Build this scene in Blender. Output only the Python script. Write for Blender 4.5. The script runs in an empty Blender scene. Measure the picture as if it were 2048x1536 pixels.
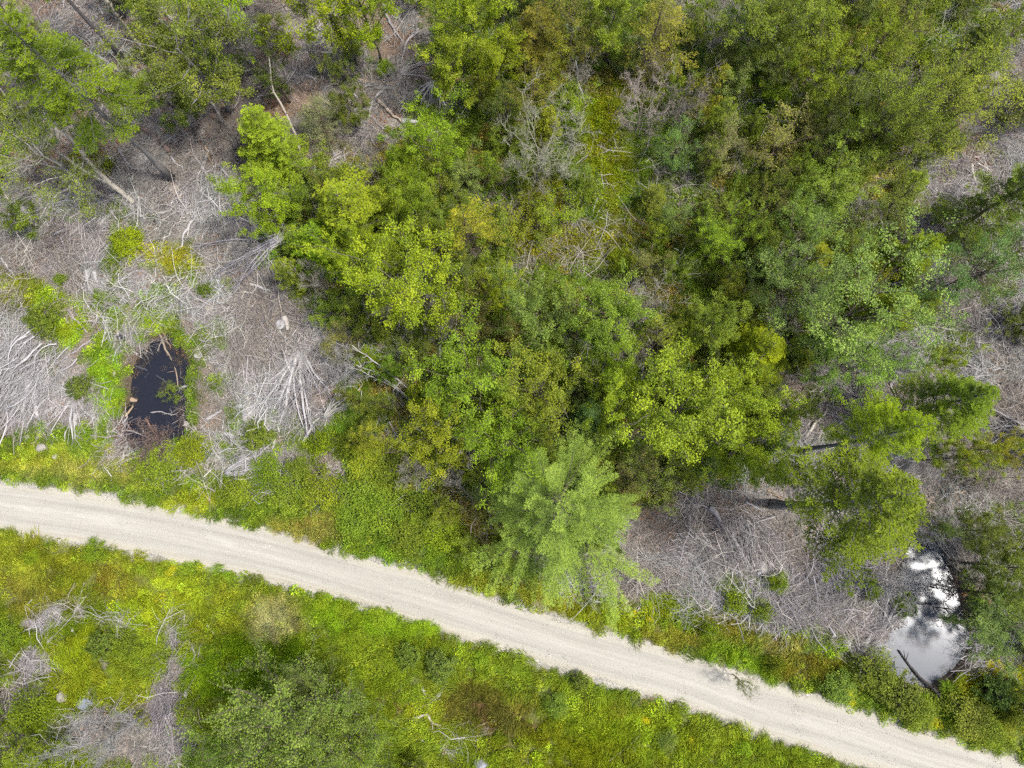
import bpy, math
import numpy as np
from mathutils import Vector, Quaternion, Matrix

# ------------------------------------------------------------------ camera
SC = bpy.context.scene
COL = SC.collection
FPX, CAMH = 1422.0, 45.0                     # focal length in photo pixels, flying height in metres
NADIR = Vector((21.0, -242.0, -FPX)).normalized()
Q = NADIR.rotation_difference(Vector((0, 0, -1)))
RM = np.array(Q.to_matrix())
cam_d = bpy.data.cameras.new('camera')
cam_d.sensor_width = 36.0
cam_d.lens = 36.0 * FPX / 2048.0
cam_d.clip_start = 0.5
cam_d.clip_end = 6000.0
cam = bpy.data.objects.new('camera', cam_d)
COL.objects.link(cam)
cam.location = (0, 0, CAMH)
cam.rotation_mode = 'QUATERNION'
cam.rotation_quaternion = Q
SC.camera = cam

def G(px, py, z=0.0):
    """where the sight line through a photo pixel meets the height z (arrays welcome)"""
    px = np.asarray(px, float); py = np.asarray(py, float)
    d = np.stack([px - 1024.0, 768.0 - py, np.full_like(px, -FPX)], -1) @ RM.T
    t = (z - CAMH) / d[..., 2]
    return np.stack([d[..., 0] * t, d[..., 1] * t, np.full_like(px, 1.0) * z], -1)

def PX(x, y, z=0.0):
    p = np.stack([np.asarray(x, float), np.asarray(y, float), np.asarray(z, float) - CAMH + 0 * np.asarray(x, float)], -1) @ RM
    zz = np.minimum(p[..., 2], -2.0)
    return 1024.0 + FPX * p[..., 0] / -zz, 768.0 - FPX * p[..., 1] / -zz

def MPP(px, py, z=0.0):
    """metres per photo pixel there"""
    p = G(px, py, z)
    d = np.array([p[..., 0], p[..., 1], z - CAMH]) @ RM
    return float(-d[2] / FPX)

# ------------------------------------------------------------------ sky, sun, exposure
GL = Vector([float(v) for v in G(1852.0, 1125.0, -0.4)]) - Vector((0, 0, CAMH))
SUN = Vector((GL.x, GL.y, -GL.z)).normalized()       # mirror of the sight line to the glint on the pond
world = bpy.data.worlds.new('World')
SC.world = world
world.use_nodes = True
wn = world.node_tree
sky = wn.nodes.new('ShaderNodeTexSky')
sky.sky_type = 'NISHITA'
sky.sun_disc = False
sky.sun_elevation = math.asin(SUN.z)
sky.sun_rotation = math.atan2(SUN.x, SUN.y)
sky.air_density = 0.8
sky.dust_density = 4.0
bg = wn.nodes['Background']
bg.inputs['Strength'].default_value = 0.15
wn.links.new(sky.outputs[0], bg.inputs['Color'])
sun_d = bpy.data.lights.new('sun', 'SUN')
sun_d.energy = 2.6
sun_d.angle = math.radians(4.0)
sun_d.color = (1.0, 0.975, 0.93)
sun = bpy.data.objects.new('sun', sun_d)
COL.objects.link(sun)
sun.location = SUN * 200
sun.rotation_mode = 'QUATERNION'
sun.rotation_quaternion = SUN.to_track_quat('Z', 'Y')
SC.view_settings.view_transform = 'Standard'
SC.view_settings.look = 'None'
SC.view_settings.gamma = 1.0
SC.view_settings.exposure = 0.98
SC.view_settings.use_curve_mapping = False
SC.render.engine = 'CYCLES'
SC.cycles.max_bounces = 3
SC.cycles.diffuse_bounces = 2
SC.cycles.glossy_bounces = 2
SC.cycles.transmission_bounces = 2
SC.cycles.use_adaptive_sampling = True
SC.cycles.adaptive_threshold = 0.03
SC.cycles.sample_clamp_indirect = 4.0
SC.cycles.sample_clamp_direct = 1.2
SC.cycles.use_denoising = False

# ------------------------------------------------------------------ numbers
rng = np.random.default_rng(7)

def lin(rgb):
    c = np.asarray(rgb, float) / 255.0
    return np.where(c <= 0.04045, c / 12.92, ((c + 0.055) / 1.055) ** 2.4)

def alb(r, g, b, k=0.54):
    return np.clip(lin((r, g, b)) * k, 0.003, 0.85)

def vnoise(x, y, seed=0):
    xi = np.floor(x).astype(np.int64); yi = np.floor(y).astype(np.int64)
    fx = x - xi; fy = y - yi
    fx = fx * fx * (3 - 2 * fx); fy = fy * fy * (3 - 2 * fy)
    def h(a, b):
        n = (a * 374761393 + b * 668265263 + seed * 982451653) & 0xFFFFFFFF
        n = ((n ^ (n >> 13)) * 1274126177) & 0xFFFFFFFF
        return ((n ^ (n >> 16)) & 0xFFFF) / 65535.0
    a = h(xi, yi); b = h(xi + 1, yi); c = h(xi, yi + 1); d = h(xi + 1, yi + 1)
    return (a * (1 - fx) + b * fx) * (1 - fy) + (c * (1 - fx) + d * fx) * fy

def fbm(x, y, s, seed=0, o=4):
    v = 0; a = 0.5; f = 1.0 / s
    for i in range(o):
        v = v + a * vnoise(x * f + 31.7 * i, y * f - 17.3 * i, seed + i)
        a *= 0.5; f *= 2.03
    return v / (1 - 0.5 ** o)

def sstep(a, b, x):
    t = np.clip((x - a) / (b - a), 0, 1)
    return t * t * (3 - 2 * t)

def polysd(px, py, poly):
    """signed distance to a polygon, positive inside"""
    P = np.asarray(poly, float); n = len(P)
    d = np.full(np.shape(px), 1e9); ins = np.zeros(np.shape(px), bool)
    for i in range(n):
        a = P[i]; b = P[(i + 1) % n]; e = b - a
        wx = px - a[0]; wy = py - a[1]
        t = np.clip((wx * e[0] + wy * e[1]) / (e @ e), 0, 1)
        d = np.minimum(d, np.hypot(wx - t * e[0], wy - t * e[1]))
        if e[1] != 0:
            c = ((a[1] > py) != (b[1] > py)) & (px < e[0] * (py - a[1]) / e[1] + a[0])
            ins ^= c
    return np.where(ins, d, -d)

# ------------------------------------------------------------------ plan of the place (photo pixels of ground points)
ROAD_N = np.array([(-900, 905), (-400, 930), (0, 965), (150, 985), (300, 1010), (420, 1035), (550, 1065), (680, 1105), (851, 1151), (1022, 1209),
                   (1158, 1250), (1380, 1313), (1519, 1363), (1690, 1411), (1826, 1459), (2048, 1524), (2500, 1662), (3000, 1815)], float)
ROAD_S = np.array([(-900, 1000), (-400, 1022), (0, 1062), (137, 1083), (308, 1110), (513, 1155), (680, 1195), (851, 1250), (1022, 1305), (1193, 1360),
                   (1380, 1416), (1519, 1469), (1690, 1520), (1850, 1570), (2048, 1632), (2500, 1775), (3000, 1930)], float)
def roadN(px): return np.interp(px, ROAD_N[:, 0], ROAD_N[:, 1])
def roadS(px): return np.interp(px, ROAD_S[:, 0], ROAD_S[:, 1])

POND_W = [(296, 682), (318, 670), (348, 688), (362, 712), (368, 745), (364, 780), (365, 862), (346, 880), (310, 900), (258, 896), (244, 868),
          (246, 832), (256, 790), (262, 745), (277, 706)]
POND_E = [(1862, 1082), (1884, 1092), (1898, 1120), (1916, 1170), (1932, 1230), (1946, 1290), (1914, 1338), (1862, 1380),
          (1806, 1366), (1746, 1320), (1746, 1290), (1796, 1250), (1802, 1200), (1806, 1150), (1826, 1098)]
THICKET = [(885, -150), (2010, -150), (1990, 60), (1990, 180), (1850, 330), (1830, 520), (1800, 640), (1700, 700), (1560, 770), (1570, 930), (1390, 950),
           (1275, 1000), (1200, 1100), (960, 1150), (700, 1020), (690, 830), (720, 690), (560, 560), (490, 400), (620, 340), (780, 300), (860, 160)]
WATER_Z = -0.42

def terr(x, y):
    """height of the ground"""
    x = np.asarray(x, float); y = np.asarray(y, float)
    px, py = PX(x, y)
    off = np.maximum(roadN(px) - py, py - roadS(px)) / 29.0
    far = sstep(0.2, 2.5, off)
    pw = polysd(px, py, POND_W); pe = polysd(px, py, POND_E)
    near = 1 - sstep(-70, -25, np.maximum(pw, pe)) * 0.85
    h = far * near * ((fbm(x, y, 9.0, 3) - 0.5) * 0.9 + (fbm(x, y, 1.7, 9, 3) - 0.5) * 0.32)
    h = h - 0.16 * np.exp(-((off - 1.5) / 0.8) ** 2)
    h = np.maximum(h, -0.3)
    wob = (fbm(x, y, 1.1, 21, 3) - 0.5) * 16
    dip = sstep(-20, 16, np.maximum(pw, pe) + wob)
    return h * (1 - dip) - 0.95 * dip

def blob(px, py, L, seed, soft=0.45, wob=0.55):
    """soft union of ellipses (cx, cy, rx, ry[, strength]) with ragged borders"""
    nx = (fbm(px, py, 46, seed, 4) - 0.5) * 2
    out = np.zeros(np.shape(px))
    for e in L:
        d = np.hypot((px - e[0]) / e[2], (py - e[1]) / e[3]) + nx * wob
        out = np.maximum(out, (1 - sstep(1 - soft, 1 + soft, d)) * (e[4] if len(e) > 4 else 1))
    return out

# green patches in the clearings north of the road
GREEN_N = [(75, 600, 55, 45), (130, 640, 45, 55), (30, 560, 40, 20, .7), (225, 540, 30, 22), (250, 480, 36, 30), (320, 520, 70, 32, .75), (210, 700, 40, 40), (215, 770, 36, 60),
           (230, 620, 40, 35, .7), (300, 630, 70, 36, .9), (350, 660, 26, 50), (405, 680, 14, 40, .8), (440, 660, 12, 30, .5), (150, 880, 80, 30), (60, 895, 80, 28), (385, 780, 12, 110, .8),
           (480, 830, 26, 22, .8), (560, 870, 60, 30, .6), (640, 880, 40, 36, .9), (430, 900, 60, 24, .6), (420, 580, 60, 18, .4), (345, 890, 60, 30), (430, 770, 30, 16, .5),
           (180, 330, 60, 30, .4), (30, 270, 60, 30, .5), (110, 420, 60, 20, .4), (330, 590, 40, 20, .5), (100, 700, 20, 40, .6), (230, 430, 60, 14, .4),
           (820, 130, 12, 10), (260, 240, 30, 20, .5), (300, 90, 40, 30, .4), (80, 240, 40, 20, .5), (690, 120, 60, 40, .4),
           (1560, 1170, 22, 24, .6), (1640, 800, 40, 22, .4), (1890, 690, 40, 40, .6), (1960, 940, 50, 30, .5), (1990, 1060, 60, 60, .6), (1980, 1220, 60, 120, .7),
           (1690, 560, 40, 30, .6), (1980, 600, 40, 30, .3), (1740, 860, 30, 20, .3), (1480, 1180, 60, 30, .6)]
SLASH_S = [(85, 1245, 30, 26), (66, 1318, 30, 40), (118, 1225, 20, 18), (160, 1232, 20, 24), (235, 1245, 34, 13), (345, 1268, 15, 36), (350, 1335, 18, 30), (335, 1412, 36, 56), (105, 1342, 30, 13), (262, 1300, 8, 14, .7),
           (218, 1330, 12, 20), (50, 1392, 34, 30), (180, 1452, 70, 40), (270, 1492, 95, 42), (36, 1490, 30, 36), (850, 1385, 20, 8, .5), (930, 1465, 36, 10, .45), (850, 1510, 24, 16, .5), (1290, 1400, 22, 16, .6)]
BROWN_S = [(985, 1420, 75, 34), (1010, 1455, 60, 24), (940, 1390, 40, 16), (770, 1410, 40, 14), (960, 1480, 60, 34, .8)]

# colours of the herb layer as they look in the light
TINTS = [  # px, py, rx, ry, (r, g, b), strength
    (100, 1130, 260, 70, (150, 150, 48), .7), (330, 1200, 95, 60, (164, 172, 40), .7), (70, 1190, 90, 40, (138, 130, 58), .7), (240, 1150, 50, 40, (132, 118, 46), .8),
    (545, 1245, 62, 46, (186, 166, 124), 1), (500, 1340, 170, 70, (118, 146, 18), .9), (740, 1240, 140, 50, (150, 176, 44), .8), (835, 1415, 90, 26, (152, 158, 32), .7),
    (440, 1230, 70, 40, (152, 156, 42), .6), (180, 1380, 110, 50, (148, 154, 34), .7), (290, 1420, 40, 60, (150, 150, 44), .5), (160, 1300, 90, 40, (160, 166, 34), .7),
    (1130, 1500, 150, 60, (128, 132, 18), .8), (1250, 1440, 140, 50, (134, 152, 28), .7), (1400, 1490, 160, 40, (138, 150, 34), .6), (985, 1420, 90, 50, (110, 92, 44), .9),
    (150, 935, 190, 34, (166, 162, 84), .85), (60, 915, 120, 24, (170, 176, 50), .7), (620, 1070, 80, 34, (164, 148, 78), .9), (400, 1000, 90, 30, (160, 166, 44), .7),
    (800, 1090, 110, 40, (120, 148, 40), .7), (980, 1180, 120, 26, (146, 146, 52), .8), (1130, 1200, 90, 40, (156, 148, 46), .8), (1250, 1230, 120, 40, (152, 162, 34), .8), (1340, 1280, 90, 30, (150, 140, 56), .8),
    (1455, 1245, 60, 40, (142, 124, 44), .9), (1560, 1280, 50, 34, (160, 138, 80), .9), (1620, 1330, 70, 24, (136, 112, 34), .8), (1480, 1320, 90, 30, (136, 160, 36), .7),
    (1990, 1360, 60, 40, (176, 168, 30), .8), (1860, 1450, 120, 50, (132, 152, 40), .7), (1950, 1480, 90, 40, (150, 160, 60), .6),
    (1080, 440, 70, 90, (152, 142, 24), .9), (1210, 290, 50, 150, (142, 148, 26), .9), (1290, 170, 60, 60, (128, 132, 16), .7), (1180, 480, 90, 60, (138, 130, 30), .7), (1000, 600, 120, 80, (118, 120, 28), .6),
    (130, 630, 70, 70, (152, 172, 40), .9), (215, 760, 50, 80, (134, 166, 42), .9), (320, 520, 80, 36, (190, 180, 60), .8), (300, 640, 80, 40, (160, 180, 40), .7), (30, 590, 60, 40, (170, 165, 60), .6),
    (1770, 350, 60, 40, (206, 186, 96), .8), (1090, 930, 160, 40, (130, 112, 60), .6), (1240, 920, 100, 30, (134, 112, 62), .6), (1560, 300, 70, 40, (150, 130, 60), .6), (960, 1040, 120, 60, (112, 108, 44), .7),
    (1330, 960, 80, 60, (104, 120, 40), .6), (1700, 545, 60, 30, (170, 146, 80), .6), (280, 150, 60, 60, (166, 140, 90), .7), (200, 330, 90, 40, (160, 140, 70), .6),
]
def herb_tint(px, py):
    c = np.empty(np.shape(px) + (3,))
    south = sstep(-20, 20, py - roadS(px))[..., None]
    c[:] = lin((128, 142, 38)) * south + lin((112, 132, 42)) * (1 - south)
    wx = (fbm(px, py, 60, 91, 3) - .5) * 70; wy = (fbm(px, py, 60, 97, 3) - .5) * 70
    for (x, y, rx, ry, rgb, s) in TINTS:
        w = (1 - sstep(0.55, 1.25, np.hypot((px + wx - x) / rx, (py + wy - y) / ry)))[..., None] * s
        c = c * (1 - w) + lin(rgb) * w
    c = c * np.array([.9, .97, .72])
    return np.stack([np.clip(c[..., 0], c[..., 1] * .62, c[..., 1] * 1.02), c[..., 1], c[..., 2]], -1)

def cover(x, y):
    """shares of herbs, slash and thicket undergrowth at ground points"""
    px, py = PX(x, y)
    n = (fbm(x, y, 2.4, 41, 4) - .5)
    s = py - roadS(px); nn = roadN(px) - py
    vw = np.interp(px, [-400, 0, 250, 400, 560, 700, 950, 1250, 1400, 1600, 1750, 2048, 2500], [85, 80, 72, 90, 85, 120, 90, 70, 120, 130, 90, 190, 200])
    verge = sstep(-2, 9, nn + n * 26) * (1 - sstep(0.8, 1.2, nn / vw + n * .8))
    south = sstep(-2, 9, s + n * 26)
    sl_s = blob(px, py, SLASH_S, 5, .35, .8)
    br_s = blob(px, py, BROWN_S, 15, .4, .7)
    th = sstep(-25, 30, polysd(px, py, THICKET) + n * 120)
    gp = blob(px, py, GREEN_N, 33, .4, .9)
    water = np.maximum(polysd(px, py, POND_W), polysd(px, py, POND_E))
    dry = 1 - sstep(-13, -4, water + n * 10)
    road = (s < 0) & (nn < 0)
    herb = np.maximum.reduce([verge, south * (1 - sl_s), gp * (nn > 0)]) * dry * np.where(road, .7, 1)
    und = th * (1 - verge) * dry * (nn > 0)
    slash = np.where(s > 0, sl_s, (1 - sstep(.25, .85, np.maximum(verge, gp * .85))) * (1 - .75 * th) * sstep(22, 40, nn)) * dry
    return px, py, herb, und, slash, br_s * (s > 0), dry, water
# ------------------------------------------------------------------ meshes
class MB:
    """collects quads and triangles with one value 'var' per vertex"""
    def __init__(s): s.V = []; s.Q = []; s.T = []; s.A = []; s.n = 0
    def add(s, V, Qd=None, T=None, var=0.5):
        V = np.asarray(V, float).reshape(-1, 3)
        if Qd is not None and len(Qd): s.Q.append(np.asarray(Qd, np.int64).reshape(-1, 4) + s.n)
        if T is not None and len(T): s.T.append(np.asarray(T, np.int64).reshape(-1, 3) + s.n)
        s.V.append(V); s.A.append(np.broadcast_to(np.asarray(var, float), (len(V),)).copy()); s.n += len(V)
    def mesh(s, name, mat, smooth=False):
        V = np.concatenate(s.V)
        q = np.concatenate(s.Q) if s.Q else np.zeros((0, 4), np.int64)
        t = np.concatenate(s.T) if s.T else np.zeros((0, 3), np.int64)
        me = bpy.data.meshes.new(name)
        me.vertices.add(len(V)); me.vertices.foreach_set('co', V.astype(np.float32).ravel())
        me.loops.add(q.size + t.size)
        me.loops.foreach_set('vertex_index', np.concatenate([q.ravel(), t.ravel()]).astype(np.int32))
        me.polygons.add(len(q) + len(t))
        st = np.concatenate([np.arange(len(q)) * 4, q.size + np.arange(len(t)) * 3]).astype(np.int32)
        me.polygons.foreach_set('loop_start', st)
        me.polygons.foreach_set('use_smooth', np.full(len(st), smooth))
        a = me.attributes.new('var', 'FLOAT', 'POINT')
        a.data.foreach_set('value', np.concatenate(s.A).astype(np.float32))
        me.update(calc_edges=True); me.validate()
        if mat: me.materials.append(mat)
        return me

def nrm(v): return v / np.maximum(np.linalg.norm(v, axis=-1, keepdims=True), 1e-9)

def tubes(mb, P, R, sides=5, var=0.5, cap=True):
    """P (N, K, 3) polylines, R (N, K) radii"""
    P = np.asarray(P, float); R = np.asarray(R, float)
    if P.ndim == 2: P = P[None]; R = R[None]
    N, K, _ = P.shape
    T = nrm(np.gradient(P, axis=1))
    ref = np.where(np.abs(T[:, :1, 2:3]) > 0.9, np.array([1.0, 0, 0]), np.array([0, 0, 1.0]))
    A = nrm(np.cross(T, np.broadcast_to(ref, T.shape))); B = np.cross(T, A)
    th = np.arange(sides) * 2 * np.pi / sides
    ring = A[:, :, None] * np.cos(th)[None, None, :, None] + B[:, :, None] * np.sin(th)[None, None, :, None]
    V = P[:, :, None] + ring * R[:, :, None, None]
    i, k, s = np.meshgrid(np.arange(N), np.arange(K - 1), np.arange(sides), indexing='ij')
    b = (i * K + k) * sides; s2 = (s + 1) % sides
    Qd = np.stack([b + s, b + s2, b + sides + s2, b + sides + s], -1).reshape(-1, 4)
    var = np.asarray(var, float)
    vv = np.repeat(np.broadcast_to(var, (N,)), K * sides)
    T3 = None
    if cap:
        c0 = (np.arange(N) * K)[:, None] * sides; c1 = c0 + (K - 1) * sides
        f = [np.concatenate([c0, c0 + j + 1, c0 + j], 1) for j in range(1, sides - 1)] + [np.concatenate([c1, c1 + j, c1 + j + 1], 1) for j in range(1, sides - 1)]
        T3 = np.concatenate(f)
    mb.add(V.reshape(-1, 3), Qd, T3, vv)

def leaves(mb, C, axis, normal, L, Wd, var, fold=0.18):
    """rhombic leaves: one folded quad each"""
    N = len(C)
    axis = nrm(axis); side = nrm(np.cross(normal, axis)); nn_ = np.cross(axis, side)
    L = np.broadcast_to(L, (N,))[:, None]; Wd = np.broadcast_to(Wd, (N,))[:, None]
    b = C - axis * L * .5; t = C + axis * L * .5
    l = C + side * Wd * .5 + nn_ * Wd * fold; r = C - side * Wd * .5 + nn_ * Wd * fold
    V = np.stack([b, l, t, r], 1).reshape(-1, 3)
    mb.add(V, np.arange(4 * N).reshape(N, 4), None, np.repeat(np.broadcast_to(var, (N,)), 4))

# ------------------------------------------------------------------ materials
def new_mat(name):
    m = bpy.data.materials.new(name); m.use_nodes = True
    nt = m.node_tree
    for n in list(nt.nodes): nt.nodes.remove(n)
    return m, nt, (lambda t, **k: _node(nt, t, k))
def _node(nt, t, k):
    n = nt.nodes.new(t)
    for a, v in k.items(): setattr(n, a, v)
    return n

def tint_source(nt, nd, inst):
    if inst:
        a = nd('ShaderNodeAttribute', attribute_type='INSTANCER', attribute_name='tint')
        return a.outputs['Color']
    return nd('ShaderNodeObjectInfo').outputs['Color']

def leaf_mat(name, inst=False, trans=0.3, rough=0.55, lo=0.42, hi=1.58, hue=0.12, spec=0.16):
    m, nt, nd = new_mat(name); ln = nt.links.new
    tint = tint_source(nt, nd, inst)
    va = nd('ShaderNodeAttribute', attribute_type='GEOMETRY', attribute_name='var')
    geo = nd('ShaderNodeNewGeometry')
    no = nd('ShaderNodeTexNoise'); no.inputs['Scale'].default_value = 0.9; no.inputs['Detail'].default_value = 2
    ln(geo.outputs['Position'], no.inputs['Vector'])
    ad = nd('ShaderNodeMath', operation='MULTIPLY_ADD'); ln(no.outputs['Fac'], ad.inputs[0]); ad.inputs[1].default_value = 0.5
    ln(va.outputs['Fac'], ad.inputs[2])
    mr = nd('ShaderNodeMapRange'); ln(ad.outputs[0], mr.inputs[0])
    mr.inputs[1].default_value = 0.25; mr.inputs[2].default_value = 1.25; mr.inputs[3].default_value = lo; mr.inputs[4].default_value = hi
    v1 = nd('ShaderNodeVectorMath', operation='SCALE'); ln(tint, v1.inputs[0]); ln(mr.outputs[0], v1.inputs['Scale'])
    # leaf to leaf shift between blue green and yellow green
    mh = nd('ShaderNodeMapRange'); ln(va.outputs['Fac'], mh.inputs[0]); mh.inputs[3].default_value = 1 - hue; mh.inputs[4].default_value = 1 + hue
    cx = nd('ShaderNodeCombineXYZ'); ln(mh.outputs[0], cx.inputs[0]); cx.inputs[1].default_value = 1; cx.inputs[2].default_value = 1
    v2 = nd('ShaderNodeVectorMath', operation='MULTIPLY'); ln(v1.outputs[0], v2.inputs[0]); ln(cx.outputs[0], v2.inputs[1])
    pb = nd('ShaderNodeBsdfPrincipled'); ln(v2.outputs[0], pb.inputs['Base Color'])
    pb.inputs['Roughness'].default_value = rough; pb.inputs['Specular IOR Level'].default_value = spec
    tr = nd('ShaderNodeBsdfTranslucent')
    v3 = nd('ShaderNodeVectorMath', operation='MULTIPLY'); ln(v2.outputs[0], v3.inputs[0]); v3.inputs[1].default_value = (1.15, 1.2, .5)
    ln(v3.outputs[0], tr.inputs['Color'])
    mx = nd('ShaderNodeMixShader'); mx.inputs[0].default_value = trans
    ln(pb.outputs[0], mx.inputs[1]); ln(tr.outputs[0], mx.inputs[2])
    out = nd('ShaderNodeOutputMaterial'); ln(mx.outputs[0], out.inputs[0])
    return m

def wood_mat(name, inst=False, scale=9.0, lo=0.6, hi=1.3, bump=0.5, blotch=None):
    m, nt, nd = new_mat(name); ln = nt.links.new
    tint = tint_source(nt, nd, inst)
    va = nd('ShaderNodeAttribute', attribute_type='GEOMETRY', attribute_name='var')
    tc = nd('ShaderNodeTexCoord')
    no = nd('ShaderNodeTexNoise'); no.inputs['Scale'].default_value = scale; no.inputs['Detail'].default_value = 5; no.inputs['Roughness'].default_value = .65
    ln(tc.outputs['Object'], no.inputs['Vector'])
    ad = nd('ShaderNodeMath', operation='MULTIPLY_ADD'); ln(no.outputs['Fac'], ad.inputs[0]); ad.inputs[1].default_value = 1.1; ln(va.outputs['Fac'], ad.inputs[2])
    mr = nd('ShaderNodeMapRange'); ln(ad.outputs[0], mr.inputs[0]); mr.inputs[1].default_value = .4; mr.inputs[2].default_value = 1.7; mr.inputs[3].default_value = lo; mr.inputs[4].default_value = hi
    v1 = nd('ShaderNodeVectorMath', operation='SCALE'); ln(tint, v1.inputs[0]); ln(mr.outputs[0], v1.inputs['Scale'])
    last = v1.outputs[0]
    if blotch:
        n2 = nd('ShaderNodeTexNoise'); n2.inputs['Scale'].default_value = blotch; n2.inputs['Detail'].default_value = 3
        ln(tc.outputs['Object'], n2.inputs['Vector'])
        r2 = nd('ShaderNodeMapRange'); ln(n2.outputs['Fac'], r2.inputs[0]); r2.inputs[1].default_value = .56; r2.inputs[2].default_value = .64
        mc = nd('ShaderNodeMix', data_type='RGBA'); ln(r2.outputs[0], mc.inputs['Factor']); ln(last, mc.inputs['A']); mc.inputs['B'].default_value = (.06, .05, .04, 1)
        last = mc.outputs['Result']
    pb = nd('ShaderNodeBsdfPrincipled'); ln(last, pb.inputs['Base Color']); pb.inputs['Roughness'].default_value = .85; pb.inputs['Specular IOR Level'].default_value = .2
    bp = nd('ShaderNodeBump'); bp.inputs['Strength'].default_value = bump; bp.inputs['Distance'].default_value = .02
    ln(no.outputs['Fac'], bp.inputs['Height']); ln(bp.outputs[0], pb.inputs['Normal'])
    out = nd('ShaderNodeOutputMaterial'); ln(pb.outputs[0], out.inputs[0])
    return m

M = {}
M['leaf'] = leaf_mat('broad_leaf')
M['gloss'] = leaf_mat('glossy_leaf', rough=.5, spec=.26, trans=.25)
M['needle'] = leaf_mat('needle', trans=.18, rough=.6, lo=.45, hi=1.5, hue=.1, spec=.12)
M['herb'] = leaf_mat('herb_leaf', inst=True)
M['bark'] = wood_mat('bark', scale=14, bump=.8)
M['birch'] = wood_mat('birch_bark', scale=10, lo=.75, hi=1.15, bump=.3, blotch=5)
M['dead'] = wood_mat('weathered_wood', scale=12, lo=.65, hi=1.25)
M['twig'] = wood_mat('twig_litter', inst=True, scale=6, lo=.5, hi=1.4, bump=0.1)
M['stone'] = wood_mat('field_stone', scale=4, lo=.6, hi=1.25, bump=.7)

# ground: albedo per vertex, broken up by grain
m, nt, nd = new_mat('ground_soil'); ln = nt.links.new
ca = nd('ShaderNodeAttribute', attribute_type='GEOMETRY', attribute_name='soil')
tc = nd('ShaderNodeTexCoord')
n1 = nd('ShaderNodeTexNoise'); n1.inputs['Scale'].default_value = 7; n1.inputs['Detail'].default_value = 6; n1.inputs['Roughness'].default_value = .7; ln(tc.outputs['Object'], n1.inputs['Vector'])
n2 = nd('ShaderNodeTexVoronoi'); n2.inputs['Scale'].default_value = 16; ln(tc.outputs['Object'], n2.inputs['Vector'])
r1 = nd('ShaderNodeMapRange'); ln(n1.outputs['Fac'], r1.inputs[0]); r1.inputs[1].default_value = .3; r1.inputs[2].default_value = .7; r1.inputs[3].default_value = .5; r1.inputs[4].default_value = 1.5
s1 = nd('ShaderNodeVectorMath', operation='SCALE'); ln(ca.outputs['Color'], s1.inputs[0]); ln(r1.outputs[0], s1.inputs['Scale'])
r2 = nd('ShaderNodeMapRange'); ln(n2.outputs['Color'], r2.inputs[0]); r2.inputs[3].default_value = .7; r2.inputs[4].default_value = 1.3
s2 = nd('ShaderNodeVectorMath', operation='SCALE'); ln(s1.outputs[0], s2.inputs[0]); ln(r2.outputs[0], s2.inputs['Scale'])
pb = nd('ShaderNodeBsdfPrincipled'); ln(s2.outputs[0], pb.inputs['Base Color']); pb.inputs['Roughness'].default_value = .95; pb.inputs['Specular IOR Level'].default_value = .15
bp = nd('ShaderNodeBump'); bp.inputs['Strength'].default_value = .9; bp.inputs['Distance'].default_value = .08; ln(n1.outputs['Fac'], bp.inputs['Height']); ln(bp.outputs[0], pb.inputs['Normal'])
ln(pb.outputs[0], nd('ShaderNodeOutputMaterial').inputs[0]); M['ground'] = m

# gravel road: pale grit, streaks along the direction of travel, a few paler patches
m, nt, nd = new_mat('road_gravel'); ln = nt.links.new
uv = nd('ShaderNodeAttribute', attribute_type='GEOMETRY', attribute_name='along')       # x metres along, y across 0..1
mp = nd('ShaderNodeVectorMath', operation='MULTIPLY'); ln(uv.outputs['Vector'], mp.inputs[0]); mp.inputs[1].default_value = (.1, 8.0, 1)
n1 = nd('ShaderNodeTexNoise'); n1.inputs['Scale'].default_value = 1.6; n1.inputs['Detail'].default_value = 5; n1.inputs['Roughness'].default_value = .6; ln(mp.outputs[0], n1.inputs['Vector'])
tc = nd('ShaderNodeTexCoord')
n2 = nd('ShaderNodeTexNoise'); n2.inputs['Scale'].default_value = 11; n2.inputs['Detail'].default_value = 6; n2.inputs['Roughness'].default_value = .75; ln(tc.outputs['Object'], n2.inputs['Vector'])
mp3 = nd('ShaderNodeVectorMath', operation='MULTIPLY'); ln(uv.outputs['Vector'], mp3.inputs[0]); mp3.inputs[1].default_value = (.3, 3.4, 1)
n3 = nd('ShaderNodeTexNoise'); n3.inputs['Scale'].default_value = 1.0; n3.inputs['Detail'].default_value = 3; ln(mp3.outputs[0], n3.inputs['Vector'])
cr = nd('ShaderNodeValToRGB'); ln(n1.outputs['Fac'], cr.inputs[0])
cr.color_ramp.elements[0].position = .32; cr.color_ramp.elements[0].color = (.27, .256, .22, 1)
cr.color_ramp.elements[1].position = .62; cr.color_ramp.elements[1].color = (.325, .312, .268, 1)
r3 = nd('ShaderNodeMapRange'); ln(n3.outputs['Fac'], r3.inputs[0]); r3.inputs[1].default_value = .62; r3.inputs[2].default_value = .72; r3.inputs[4].default_value = .5
mc = nd('ShaderNodeMix', data_type='RGBA'); ln(r3.outputs[0], mc.inputs['Factor']); ln(cr.outputs[0], mc.inputs['A']); mc.inputs['B'].default_value = (.36, .35, .31, 1)
r2 = nd('ShaderNodeMapRange'); ln(n2.outputs['Fac'], r2.inputs[0]); r2.inputs[1].default_value = .25; r2.inputs[2].default_value = .75; r2.inputs[3].default_value = .93; r2.inputs[4].default_value = 1.06
sx = nd('ShaderNodeSeparateXYZ'); ln(uv.outputs['Vector'], sx.inputs[0])
wv = nd('ShaderNodeMath', operation='MULTIPLY_ADD'); ln(n3.outputs['Fac'], wv.inputs[0]); wv.inputs[1].default_value = .12; ln(sx.outputs['Y'], wv.inputs[2])
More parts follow.
